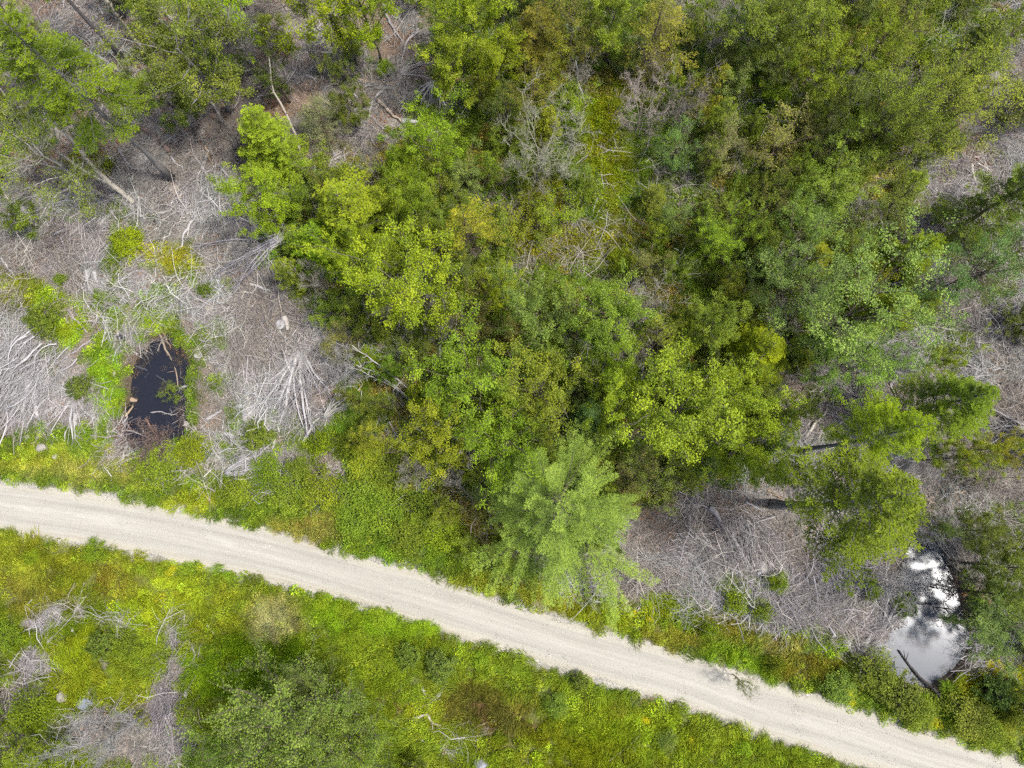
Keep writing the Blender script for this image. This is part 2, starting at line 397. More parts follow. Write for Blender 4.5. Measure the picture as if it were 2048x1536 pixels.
wr_ = nd('ShaderNodeValToRGB'); ln(wv.outputs[0], wr_.inputs[0]); re_ = wr_.color_ramp.elements
re_[0].position = .1; re_[0].color = (1.06, 1.04, .98, 1); re_[1].position = .98; re_[1].color = (1.06, 1.03, .96, 1)
for ps, vl in ((.24, .99), (.32, .9), (.42, 1.0), (.56, 1.05), (.68, 1.0), (.77, .9), (.86, 1.0)): q_ = re_.new(ps); q_.color = (vl, vl, vl * .99, 1)
tm = nd('ShaderNodeVectorMath', operation='MULTIPLY'); ln(mc.outputs['Result'], tm.inputs[0]); ln(wr_.outputs[0], tm.inputs[1])
sc_ = nd('ShaderNodeVectorMath', operation='SCALE'); ln(tm.outputs[0], sc_.inputs[0]); ln(r2.outputs[0], sc_.inputs['Scale'])
pb = nd('ShaderNodeBsdfPrincipled'); ln(sc_.outputs[0], pb.inputs['Base Color']); pb.inputs['Roughness'].default_value = .95; pb.inputs['Specular IOR Level'].default_value = .15
bp = nd('ShaderNodeBump'); bp.inputs['Strength'].default_value = .5; bp.inputs['Distance'].default_value = .03; ln(n2.outputs['Fac'], bp.inputs['Height']); ln(bp.outputs[0], pb.inputs['Normal'])
ln(pb.outputs[0], nd('ShaderNodeOutputMaterial').inputs[0]); M['road'] = m

def water_mat(name, col, rough, rip):
    m, nt, nd = new_mat(name); ln = nt.links.new
    tc = nd('ShaderNodeTexCoord')
    n = nd('ShaderNodeTexNoise'); n.inputs['Scale'].default_value = 3.5; n.inputs['Detail'].default_value = 3; ln(tc.outputs['Object'], n.inputs['Vector'])
    bp = nd('ShaderNodeBump'); bp.inputs['Strength'].default_value = rip; bp.inputs['Distance'].default_value = .02; ln(n.outputs['Fac'], bp.inputs['Height'])
    pb = nd('ShaderNodeBsdfPrincipled'); pb.inputs['Base Color'].default_value = (*col, 1); pb.inputs['Roughness'].default_value = rough; pb.inputs['IOR'].default_value = 1.333
    ln(bp.outputs[0], pb.inputs['Normal']); ln(pb.outputs[0], nd('ShaderNodeOutputMaterial').inputs[0])
    return m
M['pond_w'] = water_mat('dark_pond_water', (.013, .014, .02), .12, .05)
M['pond_e'] = water_mat('cloud_tinted_pond_water', (.046, .062, .084), .115, .02)  # grey-blue base colour paints in the cloud reflection on the right pond

# ------------------------------------------------------------------ objects
def put(name, me, parent=None, loc=(0, 0, 0), tint=None, kind=None):
    o = bpy.data.objects.new(name, me); COL.objects.link(o)
    o.location = loc
    if parent is not None: o.parent = parent
    if tint is not None: o.color = (*[float(v) for v in tint], 1)
    if kind: o['kind'] = kind
    return o
def thing(name, loc, rz=0.0, sc=(1, 1, 1), tilt=(0, 0)):
    o = bpy.data.objects.new(name, None); COL.objects.link(o)
    o.empty_display_size = .2
    o.location = [float(v) for v in loc]; o.rotation_euler = (tilt[0], tilt[1], rz); o.scale = sc
    return o

LANDMARKS = [('the dark pond', 308, 790), ('the bright glinting pond', 1850, 1230), ('the big pine by the road', 1140, 1060), ('the large bare grey tree', 1070, 300),
    ('the bright yellow bush', 1435, 480), ('the fan of bleached branches', 600, 780), ('the white birch stems', 775, 745), ('the willow plume', 1870, 220),
    ('the dark green maple', 395, 130), ('the big leaning spruce', 110, 130), ('the large grey-green tree below the road', 610, 1440), ('the long horizontal log', 1665, 572),
    ('the wide lime-green tree', 1340, 830), ('the largest dark spruce', 1720, 970), ('the pale aspen', 1690, 640), ('the brown dead spruce', 640, 240),
    ('the big lime maple', 830, 580), ('the grey slab rock', 168, 1412), ('the big round dark shrub', 80, 640), ('the dead grass patch', 545, 1240),
    ('the two round shrubs below the road', 850, 1320), ('the big olive spruce', 690, 420), ('the bluish maple', 1080, 660), ('the bleached brush heap', 50, 760),
    ('the silver root tangle', 870, 185), ('the yellow-tipped spruce', 920, 450), ('the twin-trunk lime maple', 640, 60), ('the lonely dead spruce', 240, 1450),
    ('the boulder at the bottom edge', 962, 1528), ('the grey bare shrub at the top', 1440, 50), ('the rusty bush', 1550, 290), ('the hunched olive spruce', 1520, 710),
    ('the bare-centred spruce', 1320, 680), ('the dark spruce at the right edge', 2020, 400), ('the leaning white birch', 200, 345), ('the brown thicket bush', 950, 650)]
PENDING = []
def auto(o, what, px, py, cat, group=None):
    """label by look, and by place beside the nearest landmark"""
    best = sorted(LANDMARKS, key=lambda l: math.hypot(l[1] - px, l[2] - py))
    best = [b for b in best if math.hypot(b[1] - px, b[2] - py) > 30][0]
    dx, dy = px - best[1], py - best[2]
    a = math.degrees(math.atan2(-dy, dx)) % 360
    w = ['right of', 'up and right of', 'above', 'up and left of', 'left of', 'down and left of', 'below', 'down and right of'][int((a + 22.5) // 45) % 8]
    PENDING.append((o, what, '%s %s' % (w, best[0]), math.hypot(dx, dy)))
    o['category'] = cat
    if group: o['group'] = group
def settle_labels():
    d = {}
    for p in PENDING: d.setdefault((p[1], p[2]), []).append(p)
    ords = ['nearest', 'second nearest', 'third nearest', 'fourth nearest', 'fifth nearest', 'sixth nearest', 'seventh nearest', 'eighth nearest', 'ninth nearest']
    for (what, where), L in d.items():
        if len(L) == 1: L[0][0]['label'] = '%s %s' % (what, where)
        else:
            for i, p in enumerate(sorted(L, key=lambda p: p[3])):
                p[0]['label'] = '%s %s, %s' % (what, where, ords[min(i, 8)])
def tag(o, label, cat, group=None):
    o['label'] = label; o['category'] = cat
    if group: o['group'] = group
# ------------------------------------------------------------------ ground, road, water
def axis_coords(lo, hi, step, far):
    c = list(np.arange(lo, hi + 1e-6, step)); s = step
    a, b = [lo], [hi]
    while a[-1] > -far: s *= 1.5; a.append(a[-1] - s)
    s = step
    while b[-1] < far: s *= 1.5; b.append(b[-1] + s)
    return np.array(a[:0:-1] + c + b[1:])
gx = axis_coords(-56, 56, .3, 2500); gy = axis_coords(-27, 52, .3, 2500)
X, Y = np.meshgrid(gx, gy, indexing='xy')
px, py, herb, und, slash, brn, dry, water = cover(X, Y)
Z = terr(X, Y)
Z = np.where((np.abs(X) > 80) | (np.abs(Y) > 80), 0, Z)
soil = np.empty(X.shape + (3,)); soil[:] = alb(136, 130, 120)
w = fbm(X, Y, 3.2, 61, 4)[..., None]
soil = soil * (1 - sstep(.45, .62, w)) + alb(162, 155, 146) * sstep(.45, .62, w)
w2 = sstep(.52, .66, fbm(X, Y, 2.1, 71, 4))[..., None]
w2 = w2 * np.where((py < 330) & (px < 950), .5, .25)[..., None]
soil = soil * (1 - w2) + alb(150, 112, 80) * w2
ht = herb_tint(px, py) * .62
soil = soil * (1 - herb[..., None] * .85) + ht * .6 * herb[..., None] * .85
soil = soil * (1 - und[..., None] * .8) + (ht * .4 + alb(104, 92, 60) * .5) * und[..., None] * .8
soil = soil * (1 - brn[..., None] * .9) + alb(98, 76, 48) * brn[..., None] * .9
mud = sstep(-34, -8, water)[..., None]
soil = soil * (1 - mud * .8) + alb(96, 80, 66) * mud * .8
edge = np.maximum(roadN(px) - py, py - roadS(px))
gr = (1 - sstep(2, 12, edge + (fbm(X, Y, .9, 81, 3) - .5) * 26))[..., None]
soil = soil * (1 - gr) + np.array((.30, .285, .245)) * gr
ny, nx = X.shape
mb = MB()
ii, jj = np.meshgrid(np.arange(ny - 1), np.arange(nx - 1), indexing='ij'); b0 = ii * nx + jj
mb.add(np.stack([X, Y, Z], -1), np.stack([b0, b0 + 1, b0 + nx + 1, b0 + nx], -1))
gm = mb.mesh('ground', M['ground'], True)
ca = gm.attributes.new('soil', 'FLOAT_COLOR', 'POINT')
ca.data.foreach_set('color', np.concatenate([soil.reshape(-1, 3), np.ones((soil.size // 3, 1))], 1).astype(np.float32).ravel())
put('ground', gm, kind='structure')

cxp = np.linspace(-850, 2900, 620)
En = G(cxp, roadN(cxp)); Es = G(cxp, roadS(cxp))
v = np.linspace(0, 1, 26)
rd = En[:, None] * (1 - v)[None, :, None] + Es[:, None] * v[None, :, None]
rag = (fbm(rd[:, :, 0], rd[:, :, 1], .8, 85, 4) - .5)
out = (np.abs(v - .5) * 2) ** 6 * np.sign(v - .5)
dirv = nrm(Es - En)[:, None]
rd = rd + dirv * (out[None, :] * (rag * .8 + .05))[..., None]
crown = .035 + .07 * (1 - (2 * v - 1) ** 2) - .025 * (np.exp(-((v - .27) / .07) ** 2) + np.exp(-((v - .73) / .07) ** 2)) - .05 * (np.abs(2 * v - 1) ** 10)
rd[:, :, 2] = crown[None] + (fbm(rd[:, :, 0], rd[:, :, 1], 1.3, 87, 3) - .5) * .03
mb = MB(); nr, nc = rd.shape[:2]
ii, jj = np.meshgrid(np.arange(nr - 1), np.arange(nc - 1), indexing='ij'); b0 = ii * nc + jj
mb.add(rd, np.stack([b0, b0 + 1, b0 + nc + 1, b0 + nc], -1)[..., ::-1])
rm = mb.mesh('road', M['road'], True)
al = rm.attributes.new('along', 'FLOAT_VECTOR', 'POINT')
dist = np.concatenate([[0], np.cumsum(np.linalg.norm(np.diff(rd[:, 12], axis=0), axis=1))])
av = np.stack([np.broadcast_to(dist[:, None], (nr, nc)), np.broadcast_to(v[None], (nr, nc)), np.zeros((nr, nc))], -1)
al.data.foreach_set('vector', av.astype(np.float32).ravel())
o = put('gravel_road', rm, kind='structure'); o['label'] = 'pale gravel road crossing the picture from left to lower right'

def pond(name, poly, mat, label):
    P = np.array(poly, float); c = P.mean(0)
    P = c + (P - c) * (1 + 26 / np.linalg.norm(P - c, axis=1, keepdims=True))
    Wp = G(P[:, 0], P[:, 1], WATER_Z)
    mb = MB(); cc = Wp.mean(0)
    mb.add(np.concatenate([cc[None], Wp]), None, [(0, 1 + (i + 1) % len(P), 1 + i) for i in range(len(P))])
    o = put(name, mb.mesh(name, mat), kind='structure'); o['label'] = label
pond('pond_water', POND_W, M['pond_w'], 'small dark still pond in the left clearing')
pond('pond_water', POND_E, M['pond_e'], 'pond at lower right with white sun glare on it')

# ------------------------------------------------------------------ plant makers (prototypes, copied later)
def rdir(r, n): return nrm(r.normal(size=(n, 3)))

def bent(r, P0, D, L, K, up=0.15, wob=.08):
    """polylines from P0 along D, bending up"""
    N = len(P0); t = np.linspace(0, 1, K)[None, :, None]
    P = P0[:, None] + D[:, None] * (L[:, None, None] * t) + np.array([0, 0, 1.0]) * (L[:, None, None] * up * t ** 2)
    w = np.cumsum(r.normal(size=(N, K, 3)), axis=1) * (L[:, None, None] * wob / K); w[:, 0] = 0
    return P + w

def broad_tree(seed, h, rad, limbs=13, br=7, tw=5, lpt=9, leaf=.13, low=.28, bare=False, dens=1.0, tr=None, spread=.5, flat=.85, clump=.11):
    """trunk with limbs, and a crown of leaves along the twigs"""
    r = np.random.default_rng(seed)
    wood, lf = MB(), MB()
    K = 8; tz = np.linspace(0, 1, K)
    tp = np.stack([np.cumsum(r.normal(0, .012 * h, K)), np.cumsum(r.normal(0, .012 * h, K)), tz * h * .9], -1); tp[:, :2] -= tp[0, :2]
    R0 = tr or .013 * h + .02
    tubes(wood, tp, R0 * (1 - .85 * tz) + .012 + R0 * .5 * np.exp(-tz * 22), 7, .5)
    t = np.sort(r.uniform(low, 1, limbs)); az = np.arange(limbs) * 2.399 + r.uniform(0, 6)
    P0 = np.stack([np.interp(t, tz, tp[:, i]) for i in range(3)], -1)
    prof = np.sqrt(np.clip(1 - ((t - .55) / .62) ** 2, .05, 1)) * r.uniform(.72, 1.12, limbs)
    el = np.radians(r.uniform(8, 38, limbs) + 42 * (t - low))
    D = np.stack([np.cos(az) * np.cos(el), np.sin(az) * np.cos(el), np.sin(el)], -1)
    L = rad * prof / np.maximum(np.cos(el), .45) * .92
    PL = bent(r, P0, D, L, 5, .18, .22)
    rl = R0 * .42 * (1 - .6 * t)
    tubes(wood, PL, rl[:, None] * np.linspace(1, .3, 5)[None] + .006, 5, .55)
    n = limbs * br
    s = r.uniform(.25, 1, n); li = np.repeat(np.arange(limbs), br)
    def along(PL, li, s):
        k = s * (PL.shape[1] - 1); k0 = np.minimum(k.astype(int), PL.shape[1] - 2); f = (k - k0)[:, None]
        return PL[li, k0] * (1 - f) + PL[li, k0 + 1] * f, nrm(PL[li, k0 + 1] - PL[li, k0])
    p, d = along(PL, li, s)
    D2 = nrm(d * .7 + rdir(r, n) * np.array([1, 1, .55]) + np.array([0, 0, .18])); L2 = L[li] * r.uniform(.22, .48, n) * spread / .5
    PB = bent(r, p, D2, L2, 4, .12, .25)
    tubes(wood, PB, (rl[li] * .32)[:, None] * np.linspace(1, .35, 4)[None] + .004, 3, .55, cap=False)
    m_ = n * tw
    s3 = r.uniform(.25, 1, m_); bi = np.repeat(np.arange(n), tw)
    p3, d3 = along(PB, bi, s3)
    D3 = nrm(d3 * .6 + rdir(r, m_) * np.array([1, 1, .6]) + np.array([0, 0, .15])); L3 = r.uniform(.18, .42, m_) * (rad / 2.6) ** .5
    PT = bent(r, p3, D3, L3, 3, .1, .3)
    tubes(wood, PT, np.full((m_, 1), .006 if not bare else .013) * np.array([[1, .8, .5]]) + .002, 3, .6, cap=False)
    if bare:
        q = m_ * 3; bi2 = np.repeat(np.arange(m_), 3)
        p4, d4 = along(PT, bi2, r.uniform(.2, 1, q)); D4 = nrm(d4 * .7 + rdir(r, q) * .8)
        tubes(wood, bent(r, p4, D4, r.uniform(.15, .4, q), 3, 0, .3), np.full((q, 3), .008), 3, .6, cap=False)
        return wood, None
    k = int(lpt * dens) ; q = m_ * k; ti = np.repeat(np.arange(m_), k)
    p5, d5 = along(PT, ti, r.uniform(.05, 1.15, q).clip(0, 1))
    C = p5 + r.normal(0, clump, (q, 3)) * np.array([1, 1, flat])
    outw = nrm(C - np.array([0, 0, h * .4]))
    nor = nrm(np.array([0, 0, .75]) + outw * .3 + r.normal(0, .55, (q, 3)))
    ax = nrm(np.cross(nor, rdir(r, q)))
    cv = r.normal(.5, .16, n)[bi][ti]
    Ls = leaf * r.uniform(.7, 1.3, q)
    leaves(lf, C, ax, nor, Ls, Ls * r.uniform(.5, .8, q), np.clip(cv + r.normal(0, .16, q), 0, 1))
    return wood, lf

def conifer(seed, h, rad, low=.12, whorl=.5, per=5, gap=.11, nl=.12, nw=.035, droop=.28, side=.3, dead=.0, power=.75, tr=None, lift=.0, subs=3, skip=.12, puff=.3, uneven=.3, fork=(.5, .95)):
    """whorls of limbs that fork into separate sprays of needles; optional bare limbs below the green"""
    r = np.random.default_rng(seed)
    wood, lf = MB(), MB()
    K = 9; tz = np.linspace(0, 1, K)
    R0 = tr or .012 * h + .02
    tp = np.stack([np.cumsum(r.normal(0, .006 * h, K)), np.cumsum(r.normal(0, .006 * h, K)), tz * h], -1); tp[:, :2] -= tp[0, :2]
    tubes(wood, tp, R0 * (1 - tz) ** .9 + .012 + R0 * .4 * np.exp(-tz * 25), 8, .5)
    UP = np.array([0, 0, 1.0])
    def spray(Pb, L, cv, w0):
        """needle shoots along both sides of one polyline"""
        tubes(wood, Pb, np.linspace(w0, .004, len(Pb)), 3, .5, cap=False)
        n1 = len(Pb) - 1
        ns = max(3, int(L / gap)); ts = np.repeat(np.linspace(.12, 1, ns), 2) + r.uniform(-.03, .03, 2 * ns); sg = np.tile([1.0, -1.0], ns); ts = ts.clip(.05, 1)
        k = ts * n1; k0 = np.minimum(k.astype(int), n1 - 1); f = (k - k0)[:, None]
        p = Pb[k0] * (1 - f) + Pb[k0 + 1] * f; d = nrm(Pb[k0 + 1] - Pb[k0]); s_ = nrm(np.cross(d, UP))
        sl = side * (.45 + .75 * np.sin(np.pi * np.clip(ts * .9 + .08, 0, 1))) * r.uniform(.6, 1.2, len(ts)) * min(1.0, .45 + L * .4)
        D = nrm(d * .8 + s_ * sg[:, None] * .75 + UP * r.normal(puff * .4, puff, len(ts))[:, None])
        nn = np.maximum(2, (sl / (nl * .6)).astype(int))
        idx = np.repeat(np.arange(len(ts)), nn); wi = np.concatenate([np.arange(a) for a in nn]) / nn[idx] + .1
        C0 = p[idx] + D[idx] * (sl[idx] * wi)[:, None] - UP * (sl[idx] * wi ** 2 * .12)[:, None]
        for sgn in (-1, 1):
            dd = nrm(D[idx] + sgn * np.cross(D[idx], UP) * r.uniform(.3, .8, len(idx))[:, None] + r.normal(0, .12 + puff * .5, (len(idx), 3)))
            C = C0 + dd * nl * .45 + r.normal(0, .012, C0.shape)
            nor = nrm(UP + r.normal(0, .3 + puff * .6, (len(idx), 3)))
            leaves(lf, C, dd, nor, nl * r.uniform(.8, 1.35, len(idx)), nw * r.uniform(.75, 1.3, len(idx)), np.clip(cv + .2 * (ts[idx] > .7) + r.normal(0, .12, len(idx)), 0, 1), .1)
    z = low * h; bl = []
    lop = r.uniform(0, 6.28)
    while z < h * .985:
        n = max(3, per + int(r.integers(-1, 2))); a0 = r.uniform(0, 6.28)
        u = (z - low * h) / (h - low * h)
        prof = (1 - u) ** power * min(1, .72 + 2.4 * u)
        for i in range(n):
            if r.uniform() < skip: continue
            az = a0 + 6.283 * i / n + r.uniform(-.4, .4)
            bl.append((z + r.uniform(-.2, .2) * (1 - u), az, rad * prof * r.uniform(1 - uneven, 1 + uneven * .6) * (1 + .18 * math.cos(az - lop)) + .14))
        z += whorl * (1 - .6 * u) * r.uniform(.75, 1.25)
    for (z, az, L) in bl:
        u = z / h
        base = np.array([np.interp(u, tz, tp[:, 0]), np.interp(u, tz, tp[:, 1]), z])
        o_ = np.array([math.cos(az), math.sin(az), 0]); s_ = np.array([-math.sin(az), math.cos(az), 0])
        el = .55 * u - .05 + lift + r.normal(0, .07); dr = droop * r.uniform(.6, 1.4)
        t = np.linspace(0, 1, 7); curve = r.uniform(-.2, .2)
        Pb = base + o_ * (L * t)[:, None] + s_ * (L * curve * t ** 2)[:, None] + UP * (L * (el * t - dr * t ** 1.5 + dr * .45 * t ** 3))[:, None]
        cv = r.normal(.45, .17)
        inner = .22 if L > 1.2 else .05
        k = int(inner * 6); spray(Pb[k:] if L > 1.2 else Pb, L * (1 - inner), cv, .01 + .006 * L)
        if L > 1.2: tubes(wood, Pb[:k + 1], np.full(k + 1, .012 + .007 * L), 3, .5, cap=False)
        if L > .7:
            for q in range(subs + (L > 2.4) * 2):
                ti = r.uniform(.25, .8); kk = ti * 6; k0 = int(kk); p0 = Pb[k0] * (1 - kk + k0) + Pb[k0 + 1] * (kk - k0)
                d = nrm(Pb[k0 + 1] - Pb[k0]); sg = 1 if q % 2 else -1
                Ls = L * (1.05 - ti) * r.uniform(.55, .95); a2 = r.uniform(*fork)
                Dn = nrm(d * math.cos(a2) + s_ * sg * math.sin(a2) + UP * r.normal(lift * .4, .08)); tt = np.linspace(0, 1, 5)[:, None]
                Ps = p0 + Dn * Ls * tt + nrm(d) * Ls * .18 * tt ** 2 - UP * Ls * dr * .35 * tt ** 2
                spray(Ps, Ls, cv + r.normal(0, .08), .009)
    nd_ = int(dead)
    if nd_:
        zz = r.uniform(.12, low + .12, nd_) * h; az = r.uniform(0, 6.28, nd_)
        P0 = np.stack([np.interp(zz / h, tz, tp[:, 0]), np.interp(zz / h, tz, tp[:, 1]), zz], -1)
        D = np.stack([np.cos(az), np.sin(az), r.uniform(-.25, .3, nd_)], -1); L = r.uniform(.4, 1.7, nd_)
        PL = bent(r, P0, D, L, 4, -.15, .25)
        tubes(wood, PL, np.linspace(.02, .006, 4)[None].repeat(nd_, 0), 3, .8, cap=False)
        i2 = np.repeat(np.arange(nd_), 4); p = PL[i2, 1] + (PL[i2, 2] - PL[i2, 1]) * r.uniform(0, 1, (len(i2), 1))
        tubes(wood, bent(r, p, nrm(D[i2] + rdir(r, len(i2)) * .8), r.uniform(.2, .6, len(i2)), 3, -.1, .3), np.full((len(i2), 3), .006), 3, .8, cap=False)
    return wood, lf

def bush(seed, h, rad, clumps=46, per=46, leaf=.09, stems=9, fine=.16, hollow=.35):
    """many stems from the ground and leaf clumps over an uneven dome"""
    r = np.random.default_rng(seed)
    wood, lf = MB(), MB()
    az = np.arange(clumps) * 2.399 + r.normal(0, .35, clumps); u = (np.arange(clumps) + .5) / clumps
    rr = np.sqrt(u) * rad * r.uniform(.75, 1.08, clumps) * (1 + .18 * np.sin(az * 3 + r.uniform(0, 6)))
    zz = h * np.sqrt(np.clip(1.04 - (rr / (rad * 1.18)) ** 2, .05, 1)) * r.uniform(.62, 1.08, clumps)
    c = np.stack([np.cos(az) * rr, np.sin(az) * rr, zz], -1)
    P0 = np.zeros((clumps, 3)); P0[:, :2] = r.normal(0, rad * .07, (clumps, 2))
    t = np.linspace(0, 1, 4)[None, :, None]
    PS = P0[:, None] * (1 - t) + c[:, None] * t; PS[:, :, 2] = P0[:, None, 2] + c[:, None, 2] * np.sqrt(t[..., 0]) * .95
    PS[:, 1:3] += r.normal(0, .04 * rad, (clumps, 2, 3))
    tubes(wood, PS, np.linspace(.022, .006, 4)[None].repeat(clumps, 0) * max(.5, rad ** .5), 3, .5, cap=False)
    q = clumps * per; ci = np.repeat(np.arange(clumps), per)
    C = c[ci] + r.normal(0, fine * rad, (q, 3)) * np.array([1, 1, .8]); C[:, 2] = np.maximum(C[:, 2], .04)
    nor = nrm(np.array([0, 0, .8]) + nrm(C - np.array([0, 0, h * .3])) * .4 + r.normal(0, .5, (q, 3)))
    ax = nrm(np.cross(nor, rdir(r, q))); Ls = leaf * r.uniform(.7, 1.35, q)
    leaves(lf, C, ax, nor, Ls, Ls * r.uniform(.45, .75, q), np.clip(r.normal(.5, .15, clumps)[ci] + r.normal(0, .17, q), 0, 1))
    return wood, lf

PROTO = {}
def proto(key, fn, wmat, lmat, n, h, r, **k):
    L = []
    for i in range(n):
        w_, l_ = fn(1000 + 37 * len(PROTO) + i, h, r, **k)
        L.append((w_.mesh(key + '_wood', M[wmat], True), l_.mesh(key + '_foliage', M[lmat]) if l_ else None))
    PROTO[key] = (L, h, r)

proto('maple', broad_tree, 'bark', 'gloss', 4, 7.5, 3.0, limbs=16, br=8, tw=6, lpt=24, leaf=.1, clump=.115)
proto('lime', broad_tree, 'bark', 'leaf', 3, 6.0, 2.3, limbs=15, br=7, tw=6, lpt=20, leaf=.088, clump=.1)
proto('aspen', broad_tree, 'birch', 'gloss', 2, 7.5, 3.2, limbs=16, br=8, tw=6, lpt=16, leaf=.09, clump=.13)
proto('airy', broad_tree, 'birch', 'leaf', 3, 6.5, 2.6, limbs=15, br=8, tw=7, lpt=10, leaf=.07, clump=.1)
proto('willow', broad_tree, 'bark', 'leaf', 2, 6.0, 3.3, limbs=22, br=9, tw=7, lpt=15, leaf=.078, clump=.1, low=.1, flat=.8)
proto('sapling', broad_tree, 'bark', 'leaf', 5, 3.4, 1.35, limbs=12, br=6, tw=5, lpt=15, leaf=.075, low=.15, clump=.08)
proto('scrub', broad_tree, 'bark', 'leaf', 4, 2.6, 1.3, limbs=13, br=6, tw=6, lpt=12, leaf=.06, low=.06, clump=.075)
proto('youngspruce', conifer, 'bark', 'needle', 3, 3.2, 1.15, low=.06, dead=4, gap=.1, nl=.1, nw=.034, whorl=.32, per=5, subs=2, side=.2)
proto('bare', broad_tree, 'dead', 'leaf', 3, 5.0, 2.6, limbs=14, br=7, tw=5, bare=True, low=.12)
proto('bareshrub', broad_tree, 'dead', 'leaf', 2, 2.2, 1.4, limbs=14, br=6, tw=4, bare=True, low=.05)
proto('spruce', conifer, 'bark', 'needle', 3, 13.0, 3.3, low=.3, dead=46, gap=.13, nl=.14, nw=.05, whorl=.75, per=5, power=.95, puff=.16)
proto('tallspruce', conifer, 'bark', 'needle', 3, 16.0, 3.4, low=.5, dead=60, gap=.13, nl=.14, nw=.05, whorl=.75, per=5, power=.9, puff=.16, uneven=.4)
proto('midspruce', conifer, 'bark', 'needle', 3, 7.0, 2.4, low=.12, dead=14, gap=.11, nl=.12, nw=.042, whorl=.58, per=5, power=.95, puff=.16, uneven=.38)
proto('thinspruce', conifer, 'dead', 'needle', 2, 7.0, 2.3, low=.3, dead=70, gap=.14, nl=.11, nw=.036, whorl=.6, per=4, skip=.25, subs=2)
proto('brownspruce', conifer, 'dead', 'needle', 1, 4.0, 1.7, low=.1, dead=30, gap=.12, nl=.11, nw=.014, whorl=.45, per=5)
proto('pine', conifer, 'bark', 'needle', 1, 12.0, 6.2, low=.14, dead=30, gap=.1, nl=.15, nw=.028, whorl=1.7, per=7, droop=.22, side=.3, lift=.1, power=1.0, subs=5, puff=.14, uneven=.3, skip=.04, fork=(.3, .6))
proto('shrub', bush, 'bark', 'leaf', 4, 1.3, 1.15, clumps=60, per=48, leaf=.085, fine=.13)
proto('laurel', bush, 'bark', 'gloss', 3, .95, 1.0, clumps=110, per=24, leaf=.085, fine=.065)
proto('lowbush', bush, 'bark', 'leaf', 3, .6, .8, clumps=34, per=40, leaf=.08, fine=.16)

PLACED = []
def plant(kind, px, py, rpx, h, rgb, name, label, cat, base=None, wood=None, zc=.62, seed=None, group=None, lean=None):
    """a plant whose crown centre shows at (px, py), or whose foot stands at base"""
    L, h0, r0 = PROTO[kind]; g_ = rgb[1] * .97; hi_ = .98 if rgb[0] > rgb[1] * 1.02 else .94; lo_ = .8 if rgb[2] > 55 else .86; q_ = float(np.clip(rgb[0] * .92 / g_, lo_, hi_)); g_ -= .5 * max(0, g_ - 138); rgb = (q_ * g_, g_, rgb[2] * .8)
    i = len(PLACED); rr = np.random.default_rng(4000 + i if seed is None else seed)
    if base is None: p = G(px, py, h * zc)
    else: p = G(base[0], base[1], 0)
    rad = rpx * MPP(px, py, h * zc)
    w_, l_ = L[int(rr.integers(len(L)))]
    z = float(terr(p[0], p[1])) - .03
    o = thing(name, (p[0], p[1], max(z, -.6)), rr.uniform(0, 6.28), (rad / r0, rad / r0, h / h0), lean or (rr.normal(0, .03), rr.normal(0, .03)))
    put('trunk' if kind not in ('shrub', 'laurel', 'lowbush', 'scrub', 'bareshrub') else 'stems', w_, o, tint=alb(*(wood or (128, 116, 104))))
    if l_ is not None:
        jit = rr.normal(1, .05, 3)
        put('crown' if kind not in ('shrub', 'laurel', 'lowbush', 'scrub') else 'foliage', l_, o, tint=np.clip(alb(*rgb, k=KF) * jit, .003, .9))
    if label is None: pass
    elif isinstance(label, tuple): auto(o, label[0], px, py, cat, group)
    else: tag(o, label, cat, group)
    PLACED.append((px, py, rpx)); return o
KF = .84
# ------------------------------------------------------------------ trees and shrubs of the photograph
LIME, BRT, MID, OLV, DRK, BLU = (158, 182, 40), (134, 172, 36), (116, 144, 44), (118, 136, 42), (74, 108, 44), (104, 140, 78)
YEL, BRN, PAL, RST, DEEP, YOL = (196, 194, 44), (138, 128, 72), (152, 172, 84), (150, 112, 60), (58, 88, 40), (150, 156, 40)
GREYW, WHITE, DARKW = (176, 172, 166), (214, 210, 198), (104, 96, 92)
SPR = (108, 124, 26); SPD = (98, 116, 34)
T = plant
# tall conifers (their feet are seen, the tips lean out of the picture)
T('tallspruce', 130, 150, 128, 16.5, SPR, 'spruce_tree', 'big leaning spruce with yellow-green boughs and bare grey lower trunk, upper left', 'spruce', base=(342, 356), wood=(150, 146, 142), lean=(0, 0))
T('tallspruce', 60, -60, 90, 16.0, SPD, 'spruce_tree', 'bare grey spruce trunk running off the top edge beside the pale straight birch trunk', 'spruce', base=(246, 116), wood=(120, 116, 116), lean=(0, 0))
T('spruce', 0, 15, 70, 13, (150, 168, 60), 'spruce_tree', 'pale green spruce in the top left corner of the picture', 'spruce', base=(190, 190), lean=(0, 0))
T('spruce', -60, 150, 80, 13, SPD, 'spruce_tree', 'dark trunk cut by the left edge below the big leaning spruce', 'spruce', base=(52, 243), wood=(96, 92, 92), lean=(0, 0))
T('midspruce', 390, 10, 95, 9, (150, 166, 24), 'spruce_tree', 'yellow-green spruce at the top edge above the dark green maple', 'spruce')
T('midspruce', 525, 265, 84, 6.5, (152, 166, 44), 'spruce_tree', 'pale yellow-green young spruce leaning between the maple and the olive spruce', 'spruce')
T('midspruce', 575, 315, 48, 5, (162, 172, 50), 'spruce_tree', 'small light spruce top below the pale leaning spruce', 'spruce')
T('midspruce', 690, 420, 122, 8.5, (136, 142, 34), 'spruce_tree', 'big olive spruce below the brown dead spruce', 'spruce')
T('midspruce', 640, 490, 74, 6, (126, 138, 30), 'spruce_tree', 'lower olive spruce tucked under the big olive spruce', 'spruce')
T('thinspruce', 925, 455, 78, 6.5, (160, 154, 44), 'spruce_tree', 'yellow-tipped spruce with a bare grey heart, in the thicket', 'spruce')
